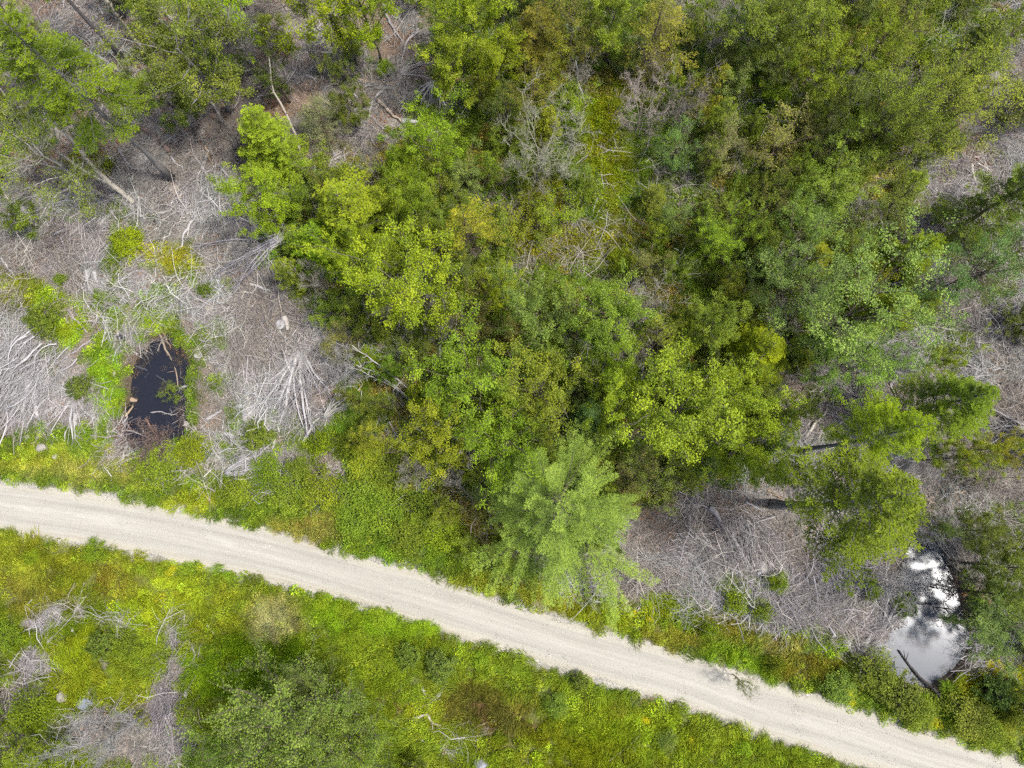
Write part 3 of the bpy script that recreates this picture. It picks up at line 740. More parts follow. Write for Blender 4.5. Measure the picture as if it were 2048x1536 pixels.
T('midspruce', 1060, 55, 85, 7, (126, 128, 48), 'spruce_tree', 'olive spruce at the top edge right of the bright birch', 'spruce')
T('thinspruce', 1300, 70, 82, 8, (136, 138, 56), 'spruce_tree', 'thin grey-green spruce showing its bare limbs at the top edge', 'spruce')
T('midspruce', 1965, 95, 84, 7.5, (84, 112, 30), 'spruce_tree', 'dark green spruce near the top right corner', 'spruce')
T('midspruce', 1840, 492, 58, 6, (140, 156, 18), 'spruce_tree', 'bright yellow-green spruce top beside the bare ground on the right', 'spruce')
T('midspruce', 2030, 380, 105, 9, (86, 104, 28), 'spruce_tree', 'dark spruce at the right edge above the dead spruce limbs', 'spruce')
T('thinspruce', 2030, 520, 80, 9, (90, 100, 44), 'spruce_tree', 'half dead spruce with grey limbs at the right edge', 'spruce')
T('thinspruce', 1140, 605, 50, 5, (144, 142, 50), 'spruce_tree', 'small spruce with a bare star-shaped heart above the bluish maple', 'spruce')
T('thinspruce', 1320, 672, 76, 6, (138, 140, 46), 'spruce_tree', 'bare-centred spruce above the wide lime-green tree', 'spruce')
T('midspruce', 1520, 705, 84, 6, (144, 152, 20), 'spruce_tree', 'hunched olive spruce left of the pale aspen', 'spruce')
T('tallspruce', 1710, 970, 156, 16.5, (100, 122, 26), 'spruce_tree', 'largest dark spruce, trunk pointing left, above the bright pond', 'spruce', base=(1545, 1008), wood=(140, 138, 136), lean=(0, 0))
T('tallspruce', 1750, 875, 88, 14.5, (120, 142, 20), 'spruce_tree', 'yellow-green spruce with a long grey trunk above the largest dark spruce', 'spruce', base=(1597, 905), wood=(140, 138, 136), lean=(0, 0))
T('spruce', 1900, 800, 104, 10, (98, 118, 24), 'spruce_tree', 'dark spruce with a short trunk on the slash near the right edge', 'spruce', base=(1785, 834), wood=(110, 106, 104), lean=(0, 0))
T('midspruce', 1790, 610, 62, 6, (128, 142, 26), 'spruce_tree', 'small spruce right of the pale aspen', 'spruce')
T('midspruce', 1855, 600, 44, 5, (96, 122, 22), 'spruce_tree', 'narrow dark spruce beside the bluish plume tree', 'spruce')
T('midspruce', 1620, 520, 60, 5.5, (124, 140, 30), 'spruce_tree', 'olive spruce above the long horizontal log', 'spruce')
T('pine', 1116, 1004, 222, 12.5, (144, 164, 72), 'pine_tree', 'big pine by the road with soft pale green boughs', 'pine', zc=.35, lean=(0, 0), seed=12)
T('midspruce', 1175, 835, 52, 5, (104, 138, 82), 'pine_tree', 'small bluish pine at the left foot of the wide lime-green tree', 'pine')
T('midspruce', 1075, 905, 34, 4, (120, 156, 88), 'pine_tree', 'young bluish pine touching the upper left of the big pine', 'pine')

# broadleaved trees
DMAPLE = T('maple', 395, 135, 116, 8.5, (88, 134, 44), 'maple_tree', 'dark green maple in the open wood, upper left', 'maple', wood=(170, 166, 160))
T('maple', 340, 210, 60, 6, (84, 128, 44), 'maple_tree', 'smaller dark green maple hanging below left of the dark green maple', 'maple')
TWIN = T('lime', 640, 40, 96, 10, (150, 184, 26), 'maple_tree', 'twin-trunk lime maple at the top edge left of centre', 'maple', wood=(150, 146, 138))
T('maple', 735, 25, 74, 9, (150, 190, 28), 'maple_tree', 'lime maple with an ivy-clad trunk at the top edge', 'maple', base=(762, 126))
T('maple', 528, 420, 66, 6, (140, 192, 24), 'maple_tree', 'bright green maple at the left flank of the big olive spruce', 'maple')
BIRCH = T('airy', 85, 325, 112, 8.5, (146, 158, 60), 'birch_tree', 'leaning white birch with a sparse pale crown, by the left edge', 'birch', base=(215, 395), wood=(190, 186, 176))
T('lime', 940, 55, 78, 8, (152, 182, 34), 'birch_tree', 'bright lime birch at the top edge beside the bare slope', 'birch')
T('lime', 905, 140, 62, 6, (172, 180, 46), 'birch_tree', 'yellowish sapling tree hanging over the silver root tangle', 'birch')
T('lime', 1000, 130, 56, 6, (144, 176, 30), 'birch_tree', 'lime sapling tree below the olive spruce at the top', 'birch')
T('airy', 1150, 75, 66, 7, (154, 152, 54), 'birch_tree', 'yellow-brown airy birch at the top centre', 'birch')
T('maple', 1225, 45, 74, 7, (104, 146, 32), 'maple_tree', 'deep green maple at the top right of centre', 'maple')
T('lime', 870, 305, 66, 6, (132, 164, 32), 'sapling_tree', 'green sapling tree left of the large bare grey tree', 'tree')
T('midspruce', 795, 325, 50, 6, (140, 152, 34), 'spruce_tree', 'yellow-green slim spruce above the right side of the big olive spruce', 'spruce')
T('lime', 825, 400, 54, 6, (132, 152, 34), 'sapling_tree', 'green sapling tree at the right flank of the big olive spruce', 'tree')
T('maple', 835, 570, 108, 8, (160, 190, 28), 'maple_tree', 'big lime maple at the left side of the thicket', 'maple')
T('maple', 720, 540, 60, 6, (140, 184, 26), 'maple_tree', 'bright green maple between the olive spruces and the big lime maple', 'maple')
T('airy', 1070, 190, 56, 5.5, (160, 158, 50), 'birch_tree', 'yellow-green birch above the large bare grey tree', 'birch')
T('willow', 1865, 225, 118, 6.5, (164, 172, 54), 'willow_tree', 'willow plume, yellow-green, spilling toward the top right corner', 'willow')
T('willow', 1770, 260, 84, 6, (152, 164, 50), 'willow_tree', 'left half of the yellow-green willow clump', 'willow')
T('lime', 1640, 150, 62, 6, (144, 160, 40), 'birch_tree', 'yellow-green birch upper left of the willow plume', 'birch')
T('airy', 1790, 55, 74, 6.5, (150, 140, 62), 'birch_tree', 'brownish birch crown at the top edge right', 'birch')
T('lime', 1735, 110, 54, 6, (138, 158, 40), 'birch_tree', 'small green birch between the brownish birch and the willow', 'birch')
T('lime', 1590, 45, 70, 6, (126, 146, 44), 'birch_tree', 'green birch at the top edge right of the grey bare shrub', 'birch')
T('lime', 1500, 70, 84, 6, (120, 136, 46), 'birch_tree', 'olive birch beside the grey bare shrub at the top', 'birch')
T('willow', 1435, 490, 58, 4.5, (192, 212, 44), 'willow_bush', 'bright yellow bush in the middle of the thicket', 'bush')
T('maple', 1640, 405, 72, 6, (116, 150, 44), 'maple_tree', 'mid green maple right of the bright yellow bush', 'maple')
T('maple', 1585, 490, 72, 6, (108, 146, 56), 'maple_tree', 'bluish green maple below right of the bright yellow bush', 'maple')
T('airy', 1800, 400, 58, 5.5, (172, 170, 70), 'birch_tree', 'pale yellowish birch beside the twig heap on the right', 'birch')
T('aspen', 1905, 565, 66, 8, (136, 162, 92), 'aspen_tree', 'bluish plume tree leaning right over the bare ground', 'aspen')
T('maple', 1085, 660, 82, 7, (104, 146, 62), 'maple_tree', 'bluish maple near the centre of the picture', 'maple')
T('lime', 1010, 600, 38, 5.5, (176, 190, 34), 'sapling_tree', 'small lime top at the upper left of the bluish maple', 'tree')
T('maple', 1225, 650, 84, 6.5, (116, 156, 46), 'maple_tree', 'green maple right of the bluish maple', 'maple')
T('lime', 925, 765, 94, 6, (150, 166, 44), 'birch_tree', 'light green spreading birch right of the white birch stems', 'birch')
T('lime', 1075, 785, 84, 6, (126, 154, 44), 'birch_tree', 'green birch between the spreading birch and the wide lime-green tree', 'birch')
T('lime', 880, 880, 74, 5.5, (142, 166, 38), 'birch_tree', 'lime birch below the spreading birch', 'birch')
T('lime', 1000, 880, 84, 5.5, (124, 152, 36), 'birch_tree', 'green birch upper left of the big pine', 'birch')
T('maple', 1340, 830, 118, 8, (156, 180, 34), 'maple_tree', 'wide lime-green tree above the big pine', 'maple')
T('maple', 1460, 790, 78, 7, (162, 184, 32), 'maple_tree', 'lime-green tree at the upper right of the wide lime-green tree', 'maple')
T('maple', 1490, 895, 80, 7, (156, 184, 26), 'maple_tree', 'lime-green tree reaching over the slash at lower right of the wide tree', 'maple')
T('maple', 1230, 830, 70, 6.5, (150, 180, 30), 'maple_tree', 'lime-green left shoulder of the wide lime-green tree', 'maple')
T('lime', 1235, 755, 40, 6, (146, 170, 26), 'sapling_tree', 'narrow lime leader above the wide lime-green tree', 'tree')
T('airy', 1315, 950, 74, 5, (114, 142, 52), 'birch_tree', 'dull green low birch between the big pine and the wide lime-green tree', 'birch')
T('aspen', 1690, 635, 120, 8, (152, 176, 84), 'aspen_tree', 'pale aspen with glinting leaves, right of centre', 'aspen')
T('aspen', 1565, 585, 84, 7, (128, 158, 78), 'aspen_tree', 'pale green aspen upper left of the pale aspen', 'aspen')
T('aspen', 1680, 740, 72, 6, (146, 176, 60), 'aspen_tree', 'lower green lobe of aspen below the pale aspen', 'aspen')
T('aspen', 1765, 715, 48, 5, (138, 170, 62), 'aspen_tree', 'small aspen at the lower right of the pale aspen', 'aspen')
T('maple', 1425, 660, 60, 6, (98, 140, 42), 'maple_tree', 'dark green maple between the bare-centred spruce and the hunched spruce', 'maple')
T('lime', 1575, 830, 34, 4, (120, 160, 44), 'sapling_tree', 'small green sapling on the slash below the hunched olive spruce', 'tree')
T('willow', 605, 1440, 150, 7, (132, 150, 72), 'birch_tree', 'large grey-green tree below the road at the bottom edge', 'birch', zc=.55)
T('willow', 700, 1490, 110, 6, (128, 150, 56), 'birch_tree', 'lower right part of the grey-green clump below the road', 'birch')
T('willow', 510, 1500, 90, 5.5, (126, 146, 60), 'birch_tree', 'lower left part of the grey-green clump below the road', 'birch')
T('willow', 625, 1380, 70, 5, (138, 156, 74), 'birch_tree', 'upper lobe of the grey-green clump below the road', 'birch')
T('lime', 1948, 1062, 48, 5, (84, 116, 50), 'alder_tree', 'dark alder over the top of the bright pond', 'alder')
T('airy', 1845, 1050, 40, 6, (112, 136, 60), 'alder_tree', 'thin alder reflected at the upper end of the bright pond', 'alder')
T('lime', 1992, 1135, 54, 5, (108, 130, 54), 'alder_tree', 'olive alder right of the glare on the bright pond', 'alder')
T('lime', 1975, 1262, 70, 4, (94, 130, 72), 'alder_tree', 'bluish alder on the right bank of the bright pond', 'alder')
T('lime', 2005, 1195, 46, 5, (118, 138, 60), 'alder_tree', 'green alder at the right edge beside the bright pond', 'alder')
T('lime', 2040, 1100, 50, 5, (134, 150, 50), 'alder_tree', 'yellowish alder at the right edge above the bright pond', 'alder')
T('lime', 1890, 915, 42, 5, (150, 178, 42), 'sapling_tree', 'lime sapling right of the largest dark spruce', 'tree')
T('lime', 1975, 895, 40, 4, (158, 160, 40), 'sapling_tree', 'yellowish sapling near the right edge below the dark spruce with a short trunk', 'tree')
T('lime', 1880, 720, 34, 4, (132, 172, 40), 'sapling_tree', 'bright green sapling on the slash above the dark spruce with a short trunk', 'tree')
T('airy', 340, 785, 22, 2.2, (140, 176, 36), 'sapling_tree', 'small bright leafy spray at the right rim of the dark pond', 'sapling')
T('airy', 1490, 1368, 22, 3.0, (128, 140, 50), 'sapling_tree', 'sparse seedling over the north edge of the gravel road', 'sapling', zc=.8)
T('maple', 690, 200, 44, 5, (84, 122, 36), 'maple_tree', 'dark green oval maple crown right of the brown dead spruce', 'maple')
T('brownspruce', 640, 240, 62, 4.5, (172, 142, 110), 'dead_spruce', 'brown dead spruce with dry needles, upper left', 'dead tree', wood=(150, 130, 112))

# bare grey trees and dead stems
T('bare', 1075, 318, 86, 5, LIME, 'bare_tree', 'large bare grey tree with spreading twigs in the thicket', 'dead tree', wood=(186, 184, 160))
T('bare', 1440, 55, 60, 4.5, LIME, 'bare_shrub', 'grey bare shrub at the top edge', 'dead tree', wood=(200, 190, 174))
T('bare', 1280, 230, 56, 4, LIME, 'bare_shrub', 'pale bare twiggy shrub right of the grassy strip in the thicket', 'dead tree', wood=(204, 190, 178))
T('bareshrub', 1360, 240, 40, 3, LIME, 'bare_shrub', 'small bare shrub left of the rusty bush', 'dead tree', wood=(160, 152, 140))
T('bare', 800, 175, 34, 3.6, LIME, 'bare_shrub', 'thin bare shrub beside the silver root tangle', 'dead tree', wood=(170, 166, 160))
T('bareshrub', 700, 745, 36, 2, LIME, 'bare_shrub', 'ash-grey feathery dead spruce top left of the white birch stems', 'dead tree', wood=(196, 194, 190))
T('bareshrub', 500, 120, 60, 3.5, LIME, 'bare_shrub', 'grey dead spruce tangle right of the dark green maple', 'dead tree', wood=(150, 144, 138))
T('bare', 895, 650, 34, 4, LIME, 'bare_shrub', 'small pale bare tree left of the brown thicket bush', 'dead tree', wood=(196, 188, 176))
T('bare', 460, 280, 50, 3.5, LIME, 'bare_shrub', 'bare grey bush below the dark green maple', 'dead tree', wood=(140, 130, 122))
T('bare', 245, 1455, 60, 6, LIME, 'dead_spruce', 'lonely dead spruce with pale side limbs at the bottom left', 'dead tree', wood=(186, 184, 182), zc=.4)
T('bareshrub', 1770, 1170, 44, 3, LIME, 'bare_shrub', 'bleached bare stems at the left bank of the bright pond', 'dead tree', wood=(190, 186, 182))
T('bareshrub', 310, 880, 40, 1.6, LIME, 'bare_shrub', 'dead bush dipping into the lower end of the dark pond', 'dead tree', wood=(140, 120, 110))
T('bareshrub', 1900, 1180, 40, 2.4, LIME, 'bare_shrub', 'dark bare twigs over the glare of the bright pond', 'dead tree', wood=(96, 88, 84))
T('bareshrub', 1960, 960, 54, 2.4, LIME, 'bare_shrub', 'arching bare brush right of the largest dark spruce', 'dead tree', wood=(170, 160, 150))

# bushes with a colour of their own
T('scrub', 1550, 292, 68, 3, (138, 132, 72), 'scrub_bush', 'rusty bush with thin stems in the upper right thicket', 'bush', wood=(150, 130, 116))
T('scrub', 1440, 300, 50, 2.6, (146, 132, 92), 'scrub_bush', 'reddish fine bush left of the rusty bush', 'bush', wood=(160, 136, 124))
T('scrub', 1350, 300, 46, 3, (100, 132, 70), 'scrub_bush', 'bluish green soft bush left of the reddish bush', 'bush')
T('scrub', 950, 650, 54, 3, (140, 128, 70), 'scrub_bush', 'brown thicket bush left of the bluish maple', 'bush')
T('scrub', 1050, 440, 58, 1.6, (156, 154, 34), 'scrub_bush', 'mustard low bush right of the yellow-tipped spruce', 'bush')
T('scrub', 690, 690, 44, 2, (152, 130, 74), 'scrub_bush', 'rust-brown bush above the ash-grey feathery dead top', 'bush')
T('lime', 742, 865, 32, 3.4, (184, 172, 56), 'sapling_tree', 'yellow sapling below the white birch stems', 'tree')
T('scrub', 1015, 1065, 30, 1.2, (124, 130, 24), 'scrub_bush', 'olive mound at the left side of the big pine', 'bush')

# shrubs one can point at
for (x, y, r, h, c, lab) in [
    (82, 638, 36, 1.3, (78, 116, 44), 'big round dark shrub in the left clearing above the brush heap'),
    (122, 560, 14, .7, (84, 124, 44), 'tiny round shrub up and right of the big round dark shrub'),
    (410, 580, 16, .8, (82, 118, 46), 'little dark round shrub alone above the grey slash, right of the pond'),
    (155, 775, 28, 1.0, (84, 106, 56), 'dull dark shrub between the brush heap and the dark pond'),
    (512, 872, 33, 1.2, (84, 124, 50), 'round dark shrub below the fan of bleached branches'),
    (535, 945, 40, 1.2, (104, 138, 46), 'round green shrub beside the bleached sticks above the road'),
    (205, 1288, 32, 1.1, (84, 116, 58), 'round dark shrub among the slash below the road, left one of the pair'),
    (252, 1290, 28, 1.0, (112, 132, 54), 'duller shrub touching the right side of the round dark shrub below the road'),
    (62, 1420, 42, 1.4, (92, 132, 40), 'dark green bush left of the pale rocks at the bottom left'),
    (815, 1312, 28, .9, (82, 122, 66), 'left one of two round shrubs below the road'),
    (880, 1332, 34, .9, (78, 116, 66), 'right one of two round shrubs below the road'),
    (1162, 1362, 20, .8, (104, 128, 62), 'small grey-green shrub on the south edge of the road'),
    (1115, 1412, 26, .8, (112, 146, 70), 'pale bluish low shrub below the road, right of centre'),
    (1335, 1482, 22, .7, (96, 132, 76), 'small bluish shrub near the bottom edge, right of centre'),
    (12, 1272, 30, 1.0, (104, 142, 50), 'green shrub cut by the left edge below the road'),
    (188, 1102, 26, .8, (116, 142, 48), 'small green shrub on the south edge of the road, left'),
    (1680, 1375, 36, 1.2, (124, 150, 86), 'grey-green round shrub on the north edge of the road, right'),
    (1752, 1345, 48, 1.5, (104, 130, 62), 'dark soft shrub at the lower left end of the bright pond'),
    (1805, 1392, 44, 1.4, (92, 122, 60), 'dark green shrub between the bright pond and the road'),
    (1838, 1425, 40, 1.3, (110, 138, 60), 'green shrub beside the road below the bright pond'),
    (2002, 1382, 42, 1.4, (84, 116, 70), 'dark bluish round shrub at the right edge near the road'),
    (1940, 1435, 46, 1.2, (112, 138, 66), 'pale green shrub left of the dark bluish shrub near the road'),
    (1740, 1090, 26, 1.4, (112, 164, 62), 'small bright green shrub below the largest dark spruce'),
    (1820, 1212, 30, 1.4, (96, 128, 50), 'shrub leaning over the left bank of the bright pond'),
    (1555, 1165, 22, 1.2, (104, 136, 40), 'small shrub on the slash right of the half-buried rock'),
    (1745, 1180, 22, 1.0, (98, 128, 40), 'small dark shrub on the slash left of the bright pond'),
    (310, 935, 52, 1.3, (118, 146, 52), 'soft green shrub between the dark pond and the road'),
    (385, 905, 38, 1.2, (132, 160, 48), 'bright green shrub at the lower right of the dark pond'),
    (250, 482, 34, 1.0, (134, 178, 34), 'bright green bush in the upper left clearing'),
    (470, 985, 38, 1.2, (116, 146, 56), 'green shrub on the verge below the bleached sticks'),
    (575, 990, 44, 1.3, (120, 146, 60), 'pale soft shrub on the verge, left of the road bend'),
    (640, 980, 46, 1.4, (112, 148, 50), 'green shrub on the verge right of the pale soft shrub'),
    (768, 133, 19, .8, (96, 150, 30), 'bright tuft at the foot of the ivy-clad maple trunk'),
    (213, 325, 13, .7, (92, 124, 30), 'tiny dark bush beside the leaning white birch'),
    (1245, 520, 30, 1.2, (92, 132, 30), 'round green mound in the middle of the thicket')]:
    c = (c[0] + 8, c[1] + 6, int(c[2] * .8)); T('laurel' if r < 46 and c[1] < 135 else 'shrub', x, y, r, h, c, 'shrub', lab, 'shrub')

# verge shrubs and thicket fill: alike ones, told apart by place
def pick(rr, L): return L[int(rr.integers(len(L)))]
WORD = {LIME: 'lime-green', BRT: 'bright green', MID: 'mid green', OLV: 'olive', DRK: 'dark green', BLU: 'bluish green', YEL: 'yellow', BRN: 'brownish', PAL: 'pale green', YOL: 'yellow-olive', DEEP: 'deep green'}
fr = np.random.default_rng(77)
for (x, y, r) in [(720, 975, 56), (790, 945, 56), (705, 1040, 40), (765, 1020, 52), (810, 1070, 44), (855, 1020, 50), (890, 1070, 40), (740, 920, 46), (1470, 1205, 28), (1525, 1222, 28), (640, 890, 30), (600, 935, 32), (690, 895, 30),
                  (1980, 1465, 40), (2030, 1435, 36), (1550, 1330, 22), (1420, 1262, 20), (760, 1235, 26), (690, 1222, 22), (1240, 1425, 22), (960, 1320, 20), (1420, 1470, 24), (1490, 1502, 24), (60, 1115, 20), (130, 1165, 20), (440, 1180, 20)]:
    south = y > float(roadS(x))
    c = pick(fr, [LIME, BRT, BRT, YOL] if south else [MID, MID, BRT, OLV, YOL])
    T('shrub' if not south and r > 30 else 'lowbush', x, y, r * fr.uniform(.85, 1.1), (fr.uniform(.8, 1.3) if not south else fr.uniform(.35, .6)), c, 'shrub', ('%s shrub' % WORD[c],), 'shrub', group='shrubs along the gravel road')
tries = 0; made = 0
while made < 230 and tries < 14000:
    tries += 1
    x, y = fr.uniform(480, 2010), fr.uniform(-60, 1150)
    if float(polysd(np.array(x), np.array(y), THICKET)) < 8: continue
    r = fr.uniform(20, 46)
    if any(math.hypot(x - a, y - b) < .47 * (r + min(c, 58)) for a, b, c in PLACED): continue
    if (1170 < x < 1290 and 130 < y < 500 and fr.uniform() < .9) or (1010 < x < 1230 and 390 < y < 570 and fr.uniform() < .8): continue
    zone_brown = 1350 < x < 1700 and 230 < y < 520
    k = fr.uniform()
    c = pick(fr, [MID, OLV, OLV, MID, BRT, YOL, DRK, PAL, BRN] if not zone_brown else [OLV, BRN, OLV, MID, YOL, BRN])
    if k < .12: T('bareshrub', x, y, r, fr.uniform(1.8, 3.2), OLV, 'bare_shrub', ('grey bare shrub',), 'dead shrub', wood=(196, 188, 172), group='bare shrubs in the thicket')
    elif k < .3: T('youngspruce', x, y, r * .9, fr.uniform(2.4, 4.4), pick(fr, [OLV, YOL]), 'young_spruce', ('young olive spruce',), 'spruce', group='young spruces in the thicket')
    elif k < .66: T('scrub', x, y, r, fr.uniform(1.4, 3.0), c, 'scrub_bush', ('%s fine bush' % WORD[c],), 'bush', group='bushes filling the thicket')
    else: T('sapling', x, y, r, fr.uniform(2.2, 4.4), c, 'sapling_tree', ('%s sapling' % WORD[c],), 'sapling', group='saplings filling the thicket')
    made += 1
for (x, y, r, c) in [(300, 20, 50, OLV), (250, -40, 60, DRK), (470, -20, 70, MID), (540, 60, 40, OLV), (-40, 330, 70, MID), (-50, 470, 60, OLV), (830, -30, 40, MID), (30, 430, 40, OLV), (2060, 640, 50, DRK), (2080, 200, 70, DRK), (2040, 60, 40, OLV), (2080, 900, 60, MID),
                  (20, 1500, 50, MID), (110, 1500, 40, YOL), (420, 1540, 50, MID), (840, 1560, 50, MID), (-40, 1400, 60, MID), (2090, 1300, 50, DRK), (2080, 1420, 50, MID), (30, 210, 30, YOL), (160, 240, 30, OLV), (560, 170, 34, DRK), (700, 90, 30, MID)]:
    T('sapling', x, y, r, fr.uniform(2.2, 4), c, 'sapling_tree', ('%s sapling' % WORD[c],), 'sapling', group='saplings round the picture edge')
# ------------------------------------------------------------------ dead wood, rocks, stumps
wr = np.random.default_rng(500)
def ground_pt(px, py, lift=0.0):
    p = G(px, py, 0); z = float(terr(p[0], p[1])); z = max(z, WATER_Z)
    p = G(px, py, z); return np.array([p[0], p[1], z + lift])

def smooth_line(P, K):
    P = np.asarray(P, float); d = np.concatenate([[0], np.cumsum(np.linalg.norm(np.diff(P, axis=0), axis=1))]); t = np.linspace(0, d[-1], K)
    return np.stack([np.interp(t, d, P[:, i]) for i in range(3)], -1), d[-1]

def stick(pts, wpx, rgb, name, label, cat, stubs=None, taper=.55, group=None, mat='dead', under=None):
    """a log or branch lying on the ground through photo points; a third number is height above the ground"""
    r = wr; rad = max(wpx * MPP(pts[0][0], pts[0][1]) * .5, .012)
    P = []
    for p in pts:
        z = p[2] if len(p) > 2 else rad * .8
        if len(p) > 2 and p[2] > .6: q = G(p[0], p[1], p[2]); P.append(q)
        else: P.append(ground_pt(p[0], p[1], z))
    K = 10
    L, ln_ = smooth_line(P, K)
    w = np.cumsum(r.normal(0, 1, (K, 3)), 0); w -= np.linspace(0, 1, K)[:, None] * w[-1]
    L = L + w * min(.02 * ln_, .05); o0 = L[0].copy(); Lc = L - o0
    mb = MB()
    tubes(mb, Lc, rad * (1 - taper * np.linspace(0, 1, K)) * r.uniform(.88, 1.12, K), 8, .5)
    n = stubs if stubs is not None else int(min(ln_ * 1.6, 9))
    if n:
        t = r.uniform(.2, .97, n); i = (t * (K - 1)).astype(int); base = Lc[i]; d = nrm(np.gradient(Lc, axis=0))[i]
        D = nrm(d * .6 + rdir(r, n) * .8 + np.array([0, 0, .3])); Ls = r.uniform(.15, .7, n) * min(1, ln_ / 2)
        tubes(mb, bent(r, base, D, Ls, 3, .1, .3), np.array([[1, .7, .3]]) * np.minimum(rad * .4, .03) * np.ones((n, 1)) + .003, 4, .6)
    o = put(name, mb.mesh(name, M[mat], True), None, o0, alb(*rgb))
    if under is not None:
        o.parent = under; o.matrix_parent_inverse = Matrix.LocRotScale(under.location, under.rotation_euler, under.scale).inverted(); return o
    if isinstance(label, tuple): auto(o, label[0], pts[0][0], pts[0][1], cat, group)
    else: tag(o, label, cat, group)
    return o

def fan(a, b, spread, stems, twigs, rgb, wpx, label, name='fallen_treetop', arch=.35):
    """the top of a felled tree: stems from a, fanning out toward b"""
    r = wr; A = ground_pt(*a, .12); B = ground_pt(*b, .1); ax = B - A; L = np.linalg.norm(ax[:2]); ang = math.atan2(ax[1], ax[0])
    root = thing(name, A); tag(root, label, 'dead branches')
    W0 = wpx * MPP(*a) * .5; allP = []
    for i in range(stems):
        f = float(np.clip(r.normal(0, .55), -1.1, 1.1))
        th = ang + math.radians(spread) * f * .55 + r.normal(0, .05); th2 = ang + math.radians(spread) * f + r.normal(0, .08)
        K = 7; t = np.linspace(0, 1, K); Ls = L * r.uniform(.55, 1.1)
        h = th * (1 - t) + th2 * t + np.cumsum(r.normal(0, .09, K))
        P = np.zeros((K, 3)); off = np.array([-math.sin(ang), math.cos(ang), 0]) * f * W0 * 2.5; P[0] = off
        st = Ls / (K - 1)
        for k in range(1, K): P[k] = P[k - 1] + np.array([math.cos(h[k]), math.sin(h[k]), 0]) * st
        P[:, 2] = arch * np.sin(t * 2.6) * r.uniform(.5, 1.2) + r.normal(0, .03, K); P[0, 2] = 0
        mb = MB(); tubes(mb, P, W0 * r.uniform(.35, 1.1) * (1 - .75 * t) + .006, 6, r.uniform(.35, .7))
        put('stem', mb.mesh('stem', M['dead'], True), root, tint=alb(*rgb)); allP.append(P)
    PL = np.array(allP); mb = MB()
    n = twigs; si = r.integers(0, stems, n); s = r.beta(2.2, 1.6, n) * 5.9; k0 = np.minimum(s.astype(int), 5); f = (s - k0)[:, None]
    p = PL[si, k0] * (1 - f) + PL[si, k0 + 1] * f; d = nrm(PL[si, k0 + 1] - PL[si, k0])
    D = nrm(d + rdir(r, n) * np.array([.8, .8, .35])); Lt = L * r.uniform(.12, .36, n)
    PT = bent(r, p, D, Lt, 5, 0, .3); PT[:, :, 2] = np.maximum(PT[:, :, 2], -.05)
    tubes(mb, PT, np.linspace(1, .35, 5)[None] * (W0 * .2 + .004), 3, r.uniform(.3, .8, n), cap=False)
    q = n * 3; ti = np.repeat(np.arange(n), 3); p = PT[ti, r.integers(1, 4, q)]
    D = nrm(D[ti] + rdir(r, q) * np.array([.9, .9, .3])); tubes(mb, bent(r, p, D, Lt[ti] * r.uniform(.25, .6, q), 3, 0, .3), np.full((q, 3), .0065), 3, r.uniform(.3, .8, q), cap=False)
    put('twigs', mb.mesh('twigs', M['dead'], True), root, tint=alb(*rgb), kind='stuff')

def heap(c, rx, ry, adeg, branches, twigs, rgb, label, hgt=.8, name='brush_heap', tl=1.3, aspread=.5, wmax=.05):
    """a heap of cut brush: branches one can pick out, and a mass of twigs"""
    r = wr; C = ground_pt(*c); m_ = MPP(*c); rx *= m_; ry *= m_
    root = thing(name, C); tag(root, label, 'brush heap')
    A0 = math.radians(adeg)
    def lines(n, lo, hi, K):
        rad = np.sqrt(r.uniform(0, 1, n)); a = r.uniform(0, 6.28, n)
        cx = np.cos(a) * rad * rx; cy = np.sin(a) * rad * ry
        th = A0 + r.normal(0, aspread, n) + np.where(r.uniform(size=n) < .5, 0, math.pi); L = r.uniform(lo, hi, n)
        t = np.linspace(-.5, .5, K)[None]; bend = r.normal(0, .5, n)[:, None] * (t + .5)
        P = np.stack([cx[:, None] + np.cos(th[:, None] + bend) * L[:, None] * t, cy[:, None] + np.sin(th[:, None] + bend) * L[:, None] * t,
                      (hgt * np.clip(1.05 - rad ** 2, .06, 1) * r.uniform(.1, 1, n))[:, None] + r.normal(0, .12, n)[:, None] * L[:, None] * t], -1)
        gz = terr(P[:, :, 0] + C[0], P[:, :, 1] + C[1]) - C[2]
        P[:, :, 2] = np.maximum(P[:, :, 2] + gz, gz + .02); return P
    PB = lines(branches, tl * .8, tl * 2.0, 7)
    for i in range(branches):
        mb = MB(); w = r.uniform(.4, 1) * wmax
        tubes(mb, PB[i], w * np.linspace(1, .4, 7), 6, r.uniform(.4, .8))
        i2 = r.integers(2, 6, 3); tubes(mb, bent(r, PB[i][i2], nrm(np.tile(PB[i][6] - PB[i][0], (3, 1)) / 2 + rdir(r, 3) * .6), r.uniform(.25, .7, 3), 3, 0, .2), np.full((3, 3), w * .35) * np.array([[1, .7, .4]]), 4, .6)
        put('branch', mb.mesh('branch', M['dead'], True), root, tint=alb(*rgb))
    mb = MB(); PT = lines(twigs, tl * .3, tl * 1.1, 5)
    tubes(mb, PT, np.linspace(1, .4, 5)[None] * r.uniform(.006, .016, twigs)[:, None], 3, r.uniform(.2, .9, twigs), cap=False)
    put('twigs', mb.mesh('twigs', M['dead'], True), root, tint=alb(*rgb) * .95, kind='stuff')

